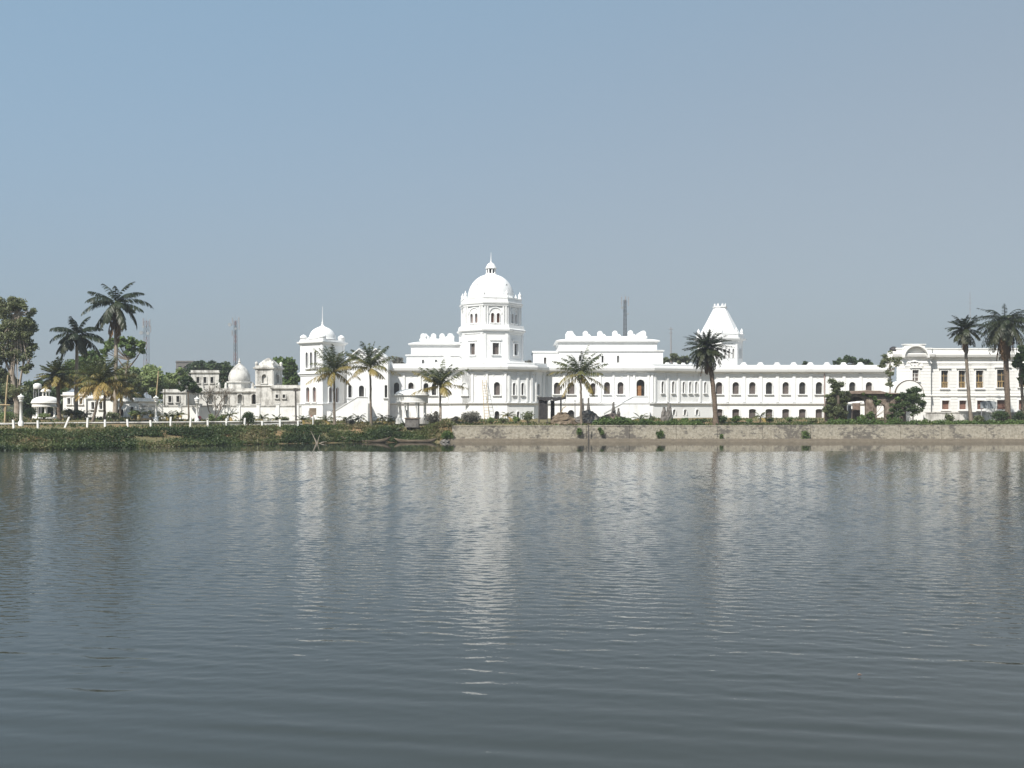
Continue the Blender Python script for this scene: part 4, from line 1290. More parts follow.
simple_house('upper_house', 'small white flat roofed house beside the fan palm', 63, 86, 176, 6, 395, M['pavwhite'], [(69, 3, 404, 398), (75, 3, 404, 398), (81, 3, 404, 398)])

# boundary wall with pillars
def boundary_wall():
    t = thing('boundary_wall', 'long white garden boundary wall with capped pillars', 'wall', (X(205, 156), 156, 2.8))
    y0 = 156.0; x0, x1 = X(139, y0), X(301, y0)
    mb = MB(); mb.box(x0, x1, y0, y0 + 0.3, 2.2, Z(406.5, y0)); mb.build('panel', M['mansion'], t)
    mb = MB(); mb.box(x0, x1, y0 - 0.1, y0 + 0.4, Z(406.5, y0) + 0.003, Z(405.5, y0)); mb.build('coping', M['temple'], t)
    k = 0; x = x0 + 0.3
    while x < x1:
        mb = MB(); z = Z(404.5, y0)
        mb.box(x - 0.25, x + 0.25, y0 - 0.13, y0 + 0.43, 2.2, z); mb.box(x - 0.33, x + 0.33, y0 - 0.2, y0 + 0.5, z + 0.003, z + 0.14)
        mb.build('pillar', M['pavwhite'], t); x += 3.05
boundary_wall()


def round_pavilion(label, pxc, Y, px_r, py_eave, py_fascia, py_top, z0, mat, ncol=8, cupola=None, slots=True, name='garden_pavilion'):
    cx = X(pxc, Y); r = px_r * Y / F
    t = thing(name, label, 'pavilion', (cx, Y, z0))
    mb = MB(); mb.lathe(cx, Y, [(r * 0.98, z0 - 0.4), (r * 0.98, z0 + 0.3), (r * 0.92, z0 + 0.32), (r * 0.92, z0 + 0.5)], 32, smooth=False); mb.build('plinth', mat, t)
    ze, zf, zt = Z(py_eave, Y), Z(py_fascia, Y), Z(py_top, Y)
    for k in range(ncol):
        a = 2 * math.pi * (k + 0.5) / ncol; px_, py_ = cx + r * 0.82 * math.cos(a), Y + r * 0.82 * math.sin(a)
        mb = MB(); mb.lathe(px_, py_, [(0.2, z0 + 0.49), (0.2, z0 + 0.62), (0.14, z0 + 0.66), (0.125, zf - 0.16), (0.2, zf - 0.1), (0.2, zf + 0.03)], 12); mb.build('column', mat, t)
    mb = MB()
    mb.lathe(cx, Y, [(r * 0.76, zf), (r * 0.95, zf + 0.003), (r * 0.97, zf + 0.1), (r * 0.95, zf + 0.16), (r * 0.95, ze - 0.12), (r * 1.02, ze - 0.06), (r * 1.04, ze + 0.04), (r * 1.0, ze + 0.1)], 40, smooth=False); mb.build('entablature', mat, t)
    mb = MB(); H = zt - ze - 0.1
    mb.lathe(cx, Y, [(r * math.cos(R(a)) * 0.99 + 0.02, ze + 0.1 + H * math.sin(R(a))) for a in range(0, 91, 9)], 40); mb.build('dome_roof', mat, t)
    if cupola:
        mb = MB(); q = zt - 0.1; rr = r * cupola
        for k in range(6):
            a = k * math.pi / 3; mb.lathe(cx + rr * 0.8 * math.cos(a), Y + rr * 0.8 * math.sin(a), [(0.08, q), (0.08, q + 0.75)], 6)
        mb.lathe(cx, Y, [(rr, q + 0.72), (rr * 1.25, q + 0.78), (rr * 1.2, q + 0.9), (rr * 0.8, q + 1.2), (rr * 0.3, q + 1.4), (0.03, q + 1.6)], 16); mb.build('cupola', mat, t)
    return t


round_pavilion('round white domed kiosk on columns at the lake edge below the palace', 412, 150, 17, 395.5, 403, 388.8, 2.85, M['pavwhite'])
round_pavilion('round white pavilion with a roof cupola behind the left lamp post', 46, 158, 13.5, 403, 407, 396, 2.9, M['pavwhite'], 8, 0.3)
t = thing('brick_pedestal', 'square grey brick pedestal with slab top before the round kiosk', 'pedestal', (X(411.5, 144), 144, 2.5))
mb = MB(); x0, x1 = X(405.5, 144), X(419, 144); mb.box(x0, x1, 143.4, 145, 2.0, Z(418.8, 144)); mb.build('body', M['stone'], t)
mb = MB(); mb.box(x0 - 0.12, x1 + 0.12, 143.3, 145.1, Z(418.8, 144) + 0.003, Z(417.6, 144)); mb.build('top_slab', M['brick'], t)
t = thing('water_tank', 'white rooftop water tank on a stand left of the pavilion cupola', 'tank', (X(37.5, 172), 172, 3))
mb = MB(); c = P2(37.5, 172); mb.lathe(c.x, c.y, [(0.6, Z(389, 172)), (0.65, Z(388.8, 172)), (0.65, Z(384.5, 172)), (0.4, Z(383.6, 172)), (0.2, Z(383.2, 172))], 16); mb.build('drum', M['pavwhite'], t)
mb = MB()
for a in range(4): mb.tube([(c.x + 0.6 * math.cos(a * 1.57 + .8), c.y + 0.6 * math.sin(a * 1.57 + .8), 2.8), (c.x + 0.6 * math.cos(a * 1.57 + .8), c.y + 0.6 * math.sin(a * 1.57 + .8), Z(389, 172) + .02)], 0.08, 6)
mb.build('stand', M['steel'], t)

# low white kerb wall and post fence along the left bank
t = thing('kerb_wall', 'low white kerb wall along the top of the grassy bank', 'wall', (X(100, 140), 140, 2.2))
mb = MB()
pts = [(px, Y) for px, Y in ((-60, 129), (0, 131), (90, 137), (180, 141), (302, 146))]
fr = [P2(px, Y) for px, Y in pts]; bk = [p + Vector((0, 0.3)) for p in fr]
zk = [Z(py, Y) for py, (_, Y) in zip((423.6, 423.4, 422.6, 422.0, 421), pts)]
for k in range(len(fr) - 1):
    a, b, c, d = fr[k], fr[k + 1], bk[k + 1], bk[k]
    mb.face([(a.x, a.y, 1.4), (b.x, b.y, 1.4), (b.x, b.y, zk[k + 1]), (a.x, a.y, zk[k])])
    mb.face([(a.x, a.y, zk[k]), (b.x, b.y, zk[k + 1]), (c.x, c.y, zk[k + 1]), (d.x, d.y, zk[k])])
    mb.face([(d.x, d.y, 1.4), (c.x, c.y, 1.4), (c.x, c.y, zk[k + 1]), (d.x, d.y, zk[k])])
mb.build('kerb', M['temple'], t)
mb = MB()
for k in range(len(fr) - 1):
    a, b = fr[k] - Vector((0, 0.12)), fr[k + 1] - Vector((0, 0.12))
    mb.tube([(a.x, a.y, zk[k] - 0.03), (b.x, b.y, zk[k + 1] - 0.03)], 0.1, 6)
mb.build('moulding', M['temple'], t)
t = thing('bank_fence', 'white concrete post and rail fence along the left bank', 'fence', (X(140, 133), 133, 2))
rng = random.Random(4)
fp = [(-6, 124), (14, 125), (38, 126), (64, 127.5), (87, 129), (105, 130), (128, 131), (151, 132.5), (170, 133.5), (190, 134.5), (208, 135.5), (226, 136.5), (244, 137), (262, 138), (280, 139), (298, 140)]
tops = []
for k, (px, Y) in enumerate(fp):
    p = P2(px, Y); g = ground(p.x, p.y); h = 0.95 + rng.random() * 0.45; lean = rng.uniform(-0.14, 0.14) if k != 3 else 0.5
    mb = MB(); w = 0.11
    A = [(p.x + a * w, Y + b * w) for a, b in ((-1, -1), (1, -1), (1, 1), (-1, 1))]
    top = [(x + lean * h, y) for x, y in A]
    for i in range(4):
        j = (i + 1) % 4
        mb.face([(A[i][0], A[i][1], g - 0.3), (A[j][0], A[j][1], g - 0.3), (top[j][0], top[j][1], g + h), (top[i][0], top[i][1], g + h)])
    mb.face([(x, y, g + h) for x, y in top]); mb.build('post', M['pavwhite'], t)
    tops.append(Vector((p.x + lean * h * 0.6, Y, g + h * 0.55)))
for a, b in zip(tops, tops[1:]):
    if rng.random() < 0.3:
        mb = MB(); mb.tube([a, (a + b) / 2 - Vector((0, 0, 0.06)), b], 0.045, 5); mb.build('rail', M['pavwhite'], t)

# ornamental lamp posts
def lamp_post(px, Y, pyt, label, shaft=0.13, mat=None):
    p = P2(px, Y); g = ground(p.x, p.y); zt = Z(pyt, Y); mat = mat or M['pavwhite']
    t = thing('lamp_post', label, 'lamp post', (p.x, p.y, g), 'white ornamental lamp posts')
    mb = MB(); mb.lathe(p.x, p.y, [(0.34, g - 0.2), (0.34, g + 0.5), (0.24, g + 0.6), (shaft * 1.25, g + 0.75), (shaft, zt - 0.95), (0.24, zt - 0.9), (0.24, zt - 0.82), (0.1, zt - 0.78)], 12); mb.build('post', mat, t)
    mb = MB(); mb.lathe(p.x, p.y, [(0.18, zt - 0.8), (0.34, zt - 0.55), (0.36, zt - 0.4), (0.3, zt - 0.28)], 12); mb.build('lantern', M['pavwhite'], t)
    mb = MB(); mb.lathe(p.x, p.y, [(0.42, zt - 0.29), (0.36, zt - 0.18), (0.12, zt - 0.08), (0.03, zt + 0.12)], 12); mb.build('lantern_cap', mat, t)
lamp_post(21, 130, 394.5, 'tall white lamp post standing left of the domed garden pavilion', 0.15)
lamp_post(156, 146, 396, 'white lamp post with a slanting bamboo pole rising behind it')
lamp_post(197, 147, 397, 'white lamp post in front of the dark young tree')

# lamp post without lantern, bamboo poles, dark post
def pole(name, label, cat, pts, rad, mat, extra=None, group=None):
    b = pts[0]
    t = thing(name, label, cat, b, group)
    mb = MB(); mb.tube([b - Vector((0, 0, 0.4))] + list(pts[1:]), rad, 7); mb.build('pole', mat, t)
    if extra: extra(t)
    return t
def gz(px, Y): return Vector((X(px, Y), Y, ground(X(px, Y), Y)))
def crossbar(t):
    mb = MB(); mb.tube([P3(-8, 404.5, 131.8), P3(10, 405, 131.8)], 0.07, 6); mb.build('crossbar', M['bamboo'], t)
pole('bamboo_pole', 'leaning bamboo pole with a crossbar at the far left edge', 'pole', [gz(4.5, 132), P3(6, 400, 132), P3(8, 375, 132)], [0.13, 0.11, 0.09], M['bamboo'], crossbar)
pole('bamboo_pole', 'slanting bamboo pole rising above the lamp post beside pale trees', 'pole', [gz(155, 150), P3(156.5, 395, 150), P3(158.5, 371, 150)], [0.11, 0.1, 0.08], M['bamboo'])
pole('bamboo_pole', 'short bamboo stake above the boundary wall left of dark tree', 'pole', [gz(164.5, 158), P3(165, 388, 158)], [0.1, 0.08], M['bamboo'])
def sign(t):
    mb = MB(); q = P3(296, 389, 148); mb.box(q.x - 0.35, q.x + 0.35, 147.85, 147.93, q.z - 0.35, q.z + 0.1); mb.build('bracket', M['darkpost'], t)
pole('iron_post', 'dark iron post standing before the corner tower', 'post', [gz(296, 148), P3(295.5, 388, 148)], [0.15, 0.12], M['darkpost'], sign)
t = pole('notice_board', 'small brown square board on a white stake below the corner tower', 'sign', [gz(313, 143), P3(313, 415, 143)], 0.09, M['pavwhite'])
mb = MB(); q = P3(313, 411.5, 143); mb.box(q.x - 0.5, q.x + 0.5, 142.8, 142.9, q.z - 0.5, q.z + 0.5); mb.build('board', M['boatwood'], t)

# lattice masts
def lattice(px, pyt, Y, w, label, dishes=(), whips=(), red=True, taper=0.5):
    c = P2(px, Y); zt = Z(pyt, Y); z0 = 3.0
    t = thing('lattice_mast', label, 'mast', (c.x, c.y, z0))
    mb = MB(); mc = MB(); n = int((zt - z0) / (w * 1.3)); 
    def corner(k, z):
        f = (1 - (1 - taper) * (z - z0) / (zt - z0)) * w / 2
        a = R(20 + 90 * k); return Vector((c.x + 1.41 * f * math.cos(a), c.y + 1.41 * f * math.sin(a), z))
    for k in range(4): 
        for s in range(n):
            za, zb = z0 + (zt - z0) * s / n, z0 + (zt - z0) * (s + 1) / n
            (mb if (s // 2) % 2 or not red else mc).tube([corner(k, za), corner(k, zb)], 0.06, 4)
            (mb if (s // 2) % 2 or not red else mc).tube([corner(k, za), corner(k + 1, zb)], 0.025, 4)
            (mb if (s // 2) % 2 or not red else mc).tube([corner(k + 1, za), corner(k, zb)], 0.025, 4)
            (mb if (s // 2) % 2 or not red else mc).tube([corner(k, zb), corner(k + 1, zb)], 0.025, 4)
    mb.build('frame', M['darksteel'], t)
    if mc.f: mc.build('painted_sections', M['mastred'], t)
    for dx, py, r in dishes:
        mb = MB(); p = Vector((c.x + dx, c.y - w * 0.5, Z(py, Y)))
        rows = [[(p.x + rr * math.cos(a * 0.524), p.y - dd, p.z + rr * math.sin(a * 0.524)) for a in range(12)] for rr, dd in ((0.05, 0.0), (r * 0.7, 0.06), (r, 0.22), (r, 0.45))]
        mb.grid(rows); mb.face(rows[-1]); mb.tube([p, Vector((c.x, c.y, p.z))], 0.05, 4); mb.build('dish_antenna', M['greyboard'], t)
    for dx, py, h in whips:
        mb = MB(); p = Vector((c.x + dx, c.y, Z(py, Y))); mb.box(p.x - 0.13, p.x + 0.13, p.y - 0.1, p.y + 0.1, p.z - h / 2, p.z + h / 2); mb.tube([p, Vector((c.x, c.y, p.z))], 0.05, 4); mb.build('panel_antenna', M['steel'], t)
    mb = MB(); mb.tube([(c.x, c.y, zt - 0.2), (c.x, c.y, zt + 2.2)], 0.025, 4); mb.build('lightning_rod', M['steel'], t)
lattice(146.5, 321, 300, 1.25, 'red and white lattice phone mast beside the tall royal palm', [(-1.2, 333, 0.6), (0.8, 333.5, 0.5), (-0.6, 327, 0.35)], [(-1.0, 322, 2.2), (1.0, 323, 2.2), (1.2, 329, 2)], True, 0.8)
lattice(235.5, 321, 300, 1.0, 'grey lattice mast rising behind the bulbous temple dome', [(-1.5, 325, 0.55), (0.3, 329, 0.4)], [(-0.9, 321, 2), (1.0, 320.5, 2), (1.1, 327, 1.6), (-1.0, 333, 1.6)], True, 0.6)
lattice(625, 300, 300, 1.0, 'grey lattice mast rising behind the scalloped right roof block', [(-0.9, 308, 0.4), (0.8, 314, 0.3)], [(-1.0, 301, 2.6), (1.0, 301.5, 2.6), (0.2, 300, 2.4)], False, 0.6)
t = thing('aerial_mast', 'thin grey aerial mast left of the date palm crown', 'mast', P3(671, 415, 330))
mb = MB(); mb.tube([P3(671, 415, 330), P3(671, 345, 330), P3(671, 327, 330)], [0.35, 0.28, 0.15], 5); mb.build('pole', M['steel'], t)
mb = MB()
for py, w in ((329, 1.6), (333, 1.2)): q = P3(671, py, 330); mb.tube([q - Vector((w / 2, 0, 0)), q + Vector((w / 2, 0, 0))], 0.12, 4)
mb.build('crossarms', M['steel'], t)

# ------------------------------------------------------------------ boats, rubble, sheds
def boat(pxa, pxb, pyw, Y, mat, label, rise=0.5, beam=1.1):
    xa, xb = X(pxa, Y), X(pxb, Y); L = xb - xa; cx = (xa + xb) / 2
    t = thing('canoe', label, 'boat', (cx, Y, 0.0), 'canoes moored along the bank')
    mb = MB(); rows_o = []; rows_i = []; N = 14
    for k in range(N + 1):
        s = -1 + 2 * k / N; w = beam / 2 * (1 - abs(s) ** 2.6) + 0.02; zs = 0.34 + rise * abs(s) ** 2.8; zb = -0.12 + (zs + 0.05) * abs(s) ** 5
        x = cx + s * L / 2
        sec = [(w, zs), (w * 0.93, zb + (zs - zb) * 0.45), (w * 0.55, zb + 0.06), (0, zb), (-w * 0.55, zb + 0.06), (-w * 0.93, zb + (zs - zb) * 0.45), (-w, zs)]
        rows_o.append([(x, Y + q, z) for q, z in sec])
        rows_i.append([(x, Y + q * 0.86, min(zs, z + 0.06) if abs(q) < w * .99 else zs) for q, z in sec])
    mb.grid(rows_o, 0, False); mb.grid(rows_i, 0, False)
    for a in (0, -1):
        mb.grid([[r[a] for r in rows_o], [r[a] for r in rows_i]], 0, False, False)
    mb.build('hull', mat, t)
    for s in (-0.45, 0.05, 0.5):
        bm = MB(); x = cx + s * L / 2; w = beam / 2 * (1 - abs(s) ** 2.6) * 0.9; bm.box(x - 0.12, x + 0.12, Y - w, Y + w, 0.3, 0.35); bm.build('thwart', mat, t)
boat(326, 345, 441, 137.3, M['boatdark'], 'small dark tarred canoe, leftmost of the moored canoes', 0.2, 0.9)
boat(341, 391, 441, 138.0, M['boatwood'], 'long weathered wooden canoe with raised ends in front of dark shrub', 0.55, 1.2)
boat(394, 437, 441.5, 138.4, M['boatwood'], 'slim low wooden canoe moored near the retaining wall end', 0.3, 1.0)

def rock(name, label, cat, c, r, mat, seed, group=None, spire=False):
    rng = np.random.default_rng(seed); mb = MB(); n = 14; rows = []; NR = 9
    for k in range(NR):
        s = k / (NR - 1); rr = (max(0.34, (1 - s ** 2.2) ** 0.8) if spire else (1 - s) ** 0.55) + 0.06
        rows.append([(c[0] + r[0] * rr * math.cos(a * 2 * math.pi / n) * (0.72 + 0.5 * rng.random()), c[1] + r[1] * rr * math.sin(a * 2 * math.pi / n) * (0.72 + 0.5 * rng.random()), c[2] - 0.2 + (r[2] + 0.2) * s + 0.025 * r[2] * rng.normal()) for a in range(n)])
    mb.grid(rows, 0, True, False); mb.face(rows[-1])
    return tag(mb.build(name, mat, None, c), label, cat, group)
for k, (px, py, w, h, lab) in enumerate(((613.5, 403, 4.2, 1.0, 'pointed grey rockery stone left of the palace entrance stairs'), (618.5, 408.5, 3.6, .8, 'smaller grey rockery stone right beside the pointed one'), (583, 398.5, 2.4, 1, 'upright dark stone behind the palm on the rubble mound'), (588.5, 398.5, 3.2, 1, 'broad upright dark stone right of the palm trunk'), (669, 403.5, 5.5, 1, 'tall weathered grey stone before the angled palace wall'), (664, 407, 5, 1, 'squat grey stone left of the tall weathered stone'))):
    Y = 154 + k * 0.4; p = gz(px, Y); rock('standing_stone', lab, 'stone', p, (w * .1, w * .09, Z(py, Y) - p.z), M['stone'], 20 + k, None, True)
rock('rubble_mound', 'dark grey rubble mound at the foot of the right coconut palm', 'mound', gz(588, 149), (2.3, 1.2, Z(410, 149) - gz(588, 149).z), M['stone'], 5)
rock('rubble_mound', 'low brown rubble mound left of the palace entrance stairs', 'mound', gz(612, 150), (2.6, 1.2, Z(413.5, 150) - gz(612, 150).z), M['slab'], 6)
rock('sand_heap', 'conical heap of brown sand beside the black shed', 'heap', gz(563, 145), (2.0, 1.3, Z(412.5, 145) - gz(563, 145).z), M['sand'], 7, None, True)
rng = random.Random(8)
for k in range(34):
    px = rng.choice([rng.uniform(5, 300), rng.uniform(60, 240)]); x = X(px, 125); y = shore(x) + rng.uniform(-0.2, 0.9); x = X(px, y)
    s = rng.uniform(0.12, 0.34)
    rock('shore_stone', 'pale stone lying at the waterline of the grassy bank', 'stone', (x, y, max(0.0, ground(x, y)) - 0.03), (s * 1.3, s, s * 0.8), M['pavwhite'] if k % 3 == 0 else M['stone'], 100 + k, 'stones along the left waterline')
rock('shore_stone', 'flat pale boulder at the water where bank meets retaining wall', 'stone', (X(445, 139.3), 139.0, 0.05), (0.9, 0.6, 0.4), M['stone'], 98)

t = thing('tarpaulin_shed', 'small black tarpaulin shed beside the sand heap', 'shed', gz(549, 150))
g = ground(X(549, 150), 150); xa, xm, xb = X(539, 150), X(547, 150), X(561, 150)
mb = MB()
for x, y in ((xa, 149), (xa, 151.5), (xm, 149), (xb, 149), (xb, 151.5)): mb.tube([(x, y, g - 0.2), (x, y, Z(397.5, 150))], 0.07, 5)
mb.build('post', M['darkpost'], t)
mb = MB(); zt = Z(397.5, 150); rows = [[(xa - .2 + (xb - xa + .9) * i / 8, 148.7 + j * 0.8, zt + 0.12 * math.sin(i * 2.1 + j) + (0.35 if i == 8 else 0)) for i in range(9)] for j in range(5)]
mb.grid(rows, 0, False); mb.grid([[(p[0], p[1], p[2] - 0.06) for p in r] for r in rows], 0, False)
mb.grid([[(p[0], p[1] - .02, p[2]) for p in rows[0]], [(p[0], p[1] - .05, p[2] - 0.45) for p in rows[0]]], 0, False)
mb.build('roof_sheet', M['tarp'], t)
mb = MB(); rows = [[(xa + (xm - xa) * i / 4, 148.95 + 0.05 * (i % 2), zt - (zt - g - 0.5) * j / 3 + 0.05) for i in range(5)] for j in range(4)]
mb.grid(rows, 0, False); mb.grid([[(p[0], p[1] + .04, p[2]) for p in r] for r in rows], 0, False); mb.build('side_sheet', M['tarp'], t)
mb = MB(); mb.box(xm + .6, xb - .9, 151.3, 151.4, g, zt - 0.4); mb.build('back_sheet', M['tarp'], t)
pole('bamboo_pole', 'slanting bamboo prop right of the black shed roof', 'pole', [gz(556, 147), P3(563, 408, 147), P3(566, 406.5, 147)], 0.06, M['bamboo'])
pole('iron_post', 'thin grey pipe standing left of the right coconut palm', 'post', [gz(575, 150), P3(575, 400, 150)], 0.06, M['steel'])

# grey board on posts before the mansion
t = thing('notice_board', 'grey notice board with rounded top in front of the mansion', 'sign', gz(988, 152))
mb = MB(); x0, x1 = X(980.5, 152), X(996, 152)
pts = [(x0, Z(408.5, 152)), (x1, Z(408.5, 152)), (x1, Z(402.2, 152))] + [(x1 + (x0 - x1) * s, Z(402.2 - 1.6 * math.sin(math.pi * s), 152)) for s in (.2, .35, .5, .65, .8)] + [(x0, Z(402.2, 152))]
mb.face([(x, 151.95, z) for x, z in pts]); mb.face([(x, 152.05, z) for x, z in reversed(pts)])
for p, q in zip(pts, pts[1:] + pts[:1]): mb.face([(p[0], 151.95, p[1]), (q[0], 151.95, q[1]), (q[0], 152.05, q[1]), (p[0], 152.05, p[1])])
mb.build('board', M['greyboard'], t)
mb = MB()
for x in (x0 + .2, x1 - .2): mb.tube([(x, 152.1, 2.4), (x, 152.1, Z(403, 152))], 0.06, 6)
mb.build('posts', M['steel'], t)
# low garden wall before the mansion
t = thing('garden_wall', 'low stained garden wall in front of the mansion ground floor', 'wall', (X(975, 154), 154.5, 2.8))
mb = MB(); mb.box(X(926, 154.5), X(1075, 154.5), 154.4, 154.65, 2.3, Z(412.8, 154.5)); mb.build('panel', M['temple'], t)
mb = MB(); mb.box(X(926, 154.5), X(1075, 154.5), 154.3, 154.75, Z(412.8, 154.5) + .003, Z(412, 154.5)); mb.build('coping', M['temple'], t)
# white water tank drum on the mansion parapet
mb = MB(); q = P3(893.5, 349.5, 162); mb.lathe(q.x, q.y, [(0.55, q.z - 0.5), (0.62, q.z - 0.4), (0.62, q.z + 0.2), (0.3, q.z + 0.45), (0.1, q.z + 0.5)], 14); mb.box(q.x - .5, q.x + .5, q.y - .5, q.y + .5, q.z - 2.5, q.z - .49)
tag(mb.build('roof_tank', M['tarp'], None, (q.x, q.y, q.z - 2.5)), 'small black water tank on the mansion roof edge', 'tank')

# ------------------------------------------------------------------ overgrown brick ruin
t = thing('brick_ruin', 'roofless brick garden ruin with open arches overgrown by creeper', 'ruin', (X(866, 148), 149, 2.7))
rp = [P2(846, 147.5), P2(906, 147.5), Vector((X(906, 147.5), 152)), Vector((X(846, 147.5), 152))]
re_ = edges(rp); mb = MB()
fo = [re_[0].op(856.5, 19, 421, 396.5, 0.85), re_[0].op(881, 8.5, 421, 403.5, True), re_[0].op(897, 8, 421, 403, True)]
fo = [(u, w, 2.45, zt, a) for u, w, zb, zt, a in fo]
wall(mb, re_[0], 2.4, Z(393.8, 147.5), fo, dep=0.6)
bo = [(re_[2].L * .5, re_[2].L * .84, 2.45, 5.9, .2)]
b2 = Edge(rp[3] - Vector((0, 0.6)), rp[2] - Vector((0, 0.6))); wall(mb, b2, 2.4, Z(394, 147.5), bo, dep=0.6)
fr2 = Edge(rp[0] + Vector((0, 0.6)), rp[1] + Vector((0, 0.6))); wall(mb, fr2, 2.4, Z(393.9, 147.5), fo, dep=-0.0)
wall(mb, Edge(rp[3], rp[2]), 2.4, Z(394, 147.5), bo, dep=0)
wall(mb, re_[1], 2.4, Z(394, 147.5), [(2.2, 2.6, 2.45, 5.4, True)]); wall(mb, re_[3], 2.4, Z(398, 147.5), [(2.2, 2.6, 2.45, 5.2, True)])
e = Edge(P2(825.5, 148.2), P2(845.9, 148.2))             # broken lean-to gable at the left
q = [(0.0, 2.3), (e.L, 2.3), (e.L, Z(396, 148)), (e.L * .7, Z(395, 148)), (e.L * .38, Z(391.5, 148)), (e.L * .1, Z(398, 148)), (0, Z(403, 148))]
mb.face([e.at(*p) for p in q]); mb.face([e.at(p[0], p[1], .5) for p in reversed(q)])
for p, q2 in zip(q, q[1:] + q[:1]): mb.face([e.at(*p), e.at(*q2), e.at(q2[0], q2[1], .5), e.at(p[0], p[1], .5)])
mb.build('wall', M['brick'], t)
mb = MB(); zs = Z(393.7, 147.5); rg = random.Random(3)
top = [(X(px, 147), z) for px, z in ((848, 0), (852, .35), (857, .42), (870, .42), (880, .4), (890, .1), (904, .12))]
rows = [[(x, y, zs + dz + rg.uniform(-.16, .14)) for x, dz in top] for y in (146.9, 148.2, 150, 152.3)]
mb.grid(rows, 0, False, False); mb.grid([[(p[0], p[1], zs - 0.02) for p in r] for r in rows], 0, False, False); mb.grid([rows[0], [(p[0], p[1], zs - 0.02) for p in rows[0]]], 0, False, False)
mb.build('roof_slab', M['slab'], t)
mb = MB(); mb.box(X(848, 154), X(851, 154), 153.9, 154.1, 2.7, Z(404, 154)); mb.box(X(841, 155), X(849, 155), 154.9, 155.1, 2.7, Z(404, 155))
tag(mb.build('hanging_cloth', M['greyboard'], None, (X(846, 155), 155, 2.7)), 'pale grey cloth screen seen through the ruin arch', 'cloth')
mb = MB(); mb.box(X(853, 154.5), X(860, 154.5), 154.4, 154.8, 2.7, Z(403, 154.5)); tag(mb.build('brick_pier', M['slab'], None, (X(856, 154.5), 154.5, 2.7)), 'low reddish brick pier seen through the ruin arch', 'pier')

# ------------------------------------------------------------------ palms
def tp(px, py, Y): return P3(px, py, Y)
CO = dict(epow=1.25, el=(-0.3, 1.45), droop=(0.3, 1.0), ll=0.95, wid=0.12, hang=0.42, tints=(0.1, 0.66), r0=0.2, r1=0.13, nuts=True, nf=26)
palm('coconut_palm', 'coconut palm with yellowing lower fronds before the corner tower', 'palm', gz(334.5, 146), tp(334, 371, 146), 4.5, M['coco'], M['bark'], seed=11, **CO)
palm('coconut_palm', 'slim coconut palm in front of the twin gabled porch', 'palm', gz(371, 146), tp(370.3, 368, 146), 4.6, M['coco'], M['bark'], seed=12, **CO)
palm('coconut_palm', 'short coconut palm right of the round kiosk', 'palm', gz(440.5, 147), tp(440, 386, 147), 4.5, M['coco'], M['palebark'], seed=13, **{**CO, 'nuts': False, 'el': (-0.1, 1.45)})
palm('coconut_palm', 'coconut palm with drooping fronds before the right palace wing', 'palm', gz(581.5, 145), tp(580.5, 374, 145), 4.9, M['coco'], M['bark'], seed=14, **{**CO, 'el': (-0.55, 1.35)})
DA = dict(ll=0.62, wid=0.1, hang=0.15, el=(-0.95, 1.25), droop=(0.35, 0.9), nf=120, tints=(0.15, 0.75), n=20, epow=1.0)
palm('date_palm', 'date palm with dense round crown and leaning trunk before the steep roofed tower', 'palm', gz(716, 143), tp(706.5, 347, 143), 3.6, M['date'], M['datebark'], r0=0.36, r1=0.3, seed=15, curve=0.25, skirt=26, **DA)
palm('date_palm', 'tall date palm with shaggy hanging dead fronds near the right edge', 'palm', gz(1008, 147), tp(1005, 321, 147), 5.0, M['date'], M['datebark'], r0=0.4, r1=0.34, seed=16, skirt=120, **{**DA, 'nf': 84, 'el': (-0.8, 0.78), 'll': 0.85, 'wid': 0.11, 'hang': 0.3, 'droop': (0.6, 1.15)})
palm('date_palm', 'thin leaning palm with small crown before the mansion', 'palm', gz(971.5, 146), tp(965, 329, 146), 2.9, M['date'], M['bark'], r0=0.26, r1=0.2, seed=17, curve=-0.1, skirt=20, **{**DA, 'nf': 44, 'el': (-0.7, 1.4), 'droop': (0.4, 1.1), 'll': 0.7, 'wid': .12})
RO = dict(ll=1.15, wid=0.19, hang=0.45, el=(-0.7, 1.35), droop=(0.5, 1.3), shaft=True, nf=21, tints=(0.1, 0.7), n=26)
palm('royal_palm', 'tallest royal palm with dark arching crown at the left', 'palm', gz(115.5, 150), tp(116, 311, 150), 5.2, M['royal'], M['palebark'], r0=0.34, r1=0.24, seed=18, skirt=8, **RO)
palm('royal_palm', 'shorter royal palm left of the tallest one', 'palm', gz(76, 152), tp(77, 343, 152), 4.6, M['royal'], M['palebark'], r0=0.32, r1=0.22, seed=19, **RO)
YC = {**CO, 'tints': (0.12, 0.95), 'el': (-0.55, 1.4), 'nuts': False}
palm('coconut_palm', 'leaning coconut palm with golden fronds below the royal palms', 'palm', gz(92, 140), tp(100, 383, 140), 4.5, M['coco'], M['bark'], seed=20, curve=0.15, **YC)
palm('coconut_palm', 'upright coconut palm close right of the leaning golden one', 'palm', gz(104.5, 142), tp(105, 378, 142), 4.6, M['coco'], M['bark'], seed=21, **YC)
palm('coconut_palm', 'young olive coconut palm right of the golden pair', 'palm', gz(120, 152), tp(121, 390, 152), 3.6, M['coco'], M['bark'], seed=22, **{**CO, 'nuts': False})
palm('fan_palm', 'bushy palm with round olive crown beside the domed pavilion', 'palm', gz(59.5, 146), tp(57, 375, 146), 3.1, M['coco'], M['datebark'], r0=0.26, r1=0.24, seed=23, nf=64, ll=0.75, wid=0.16, hang=0.15, el=(-0.7, 1.45), droop=(0.2, 0.7), tints=(0.15, 0.6), n=14)

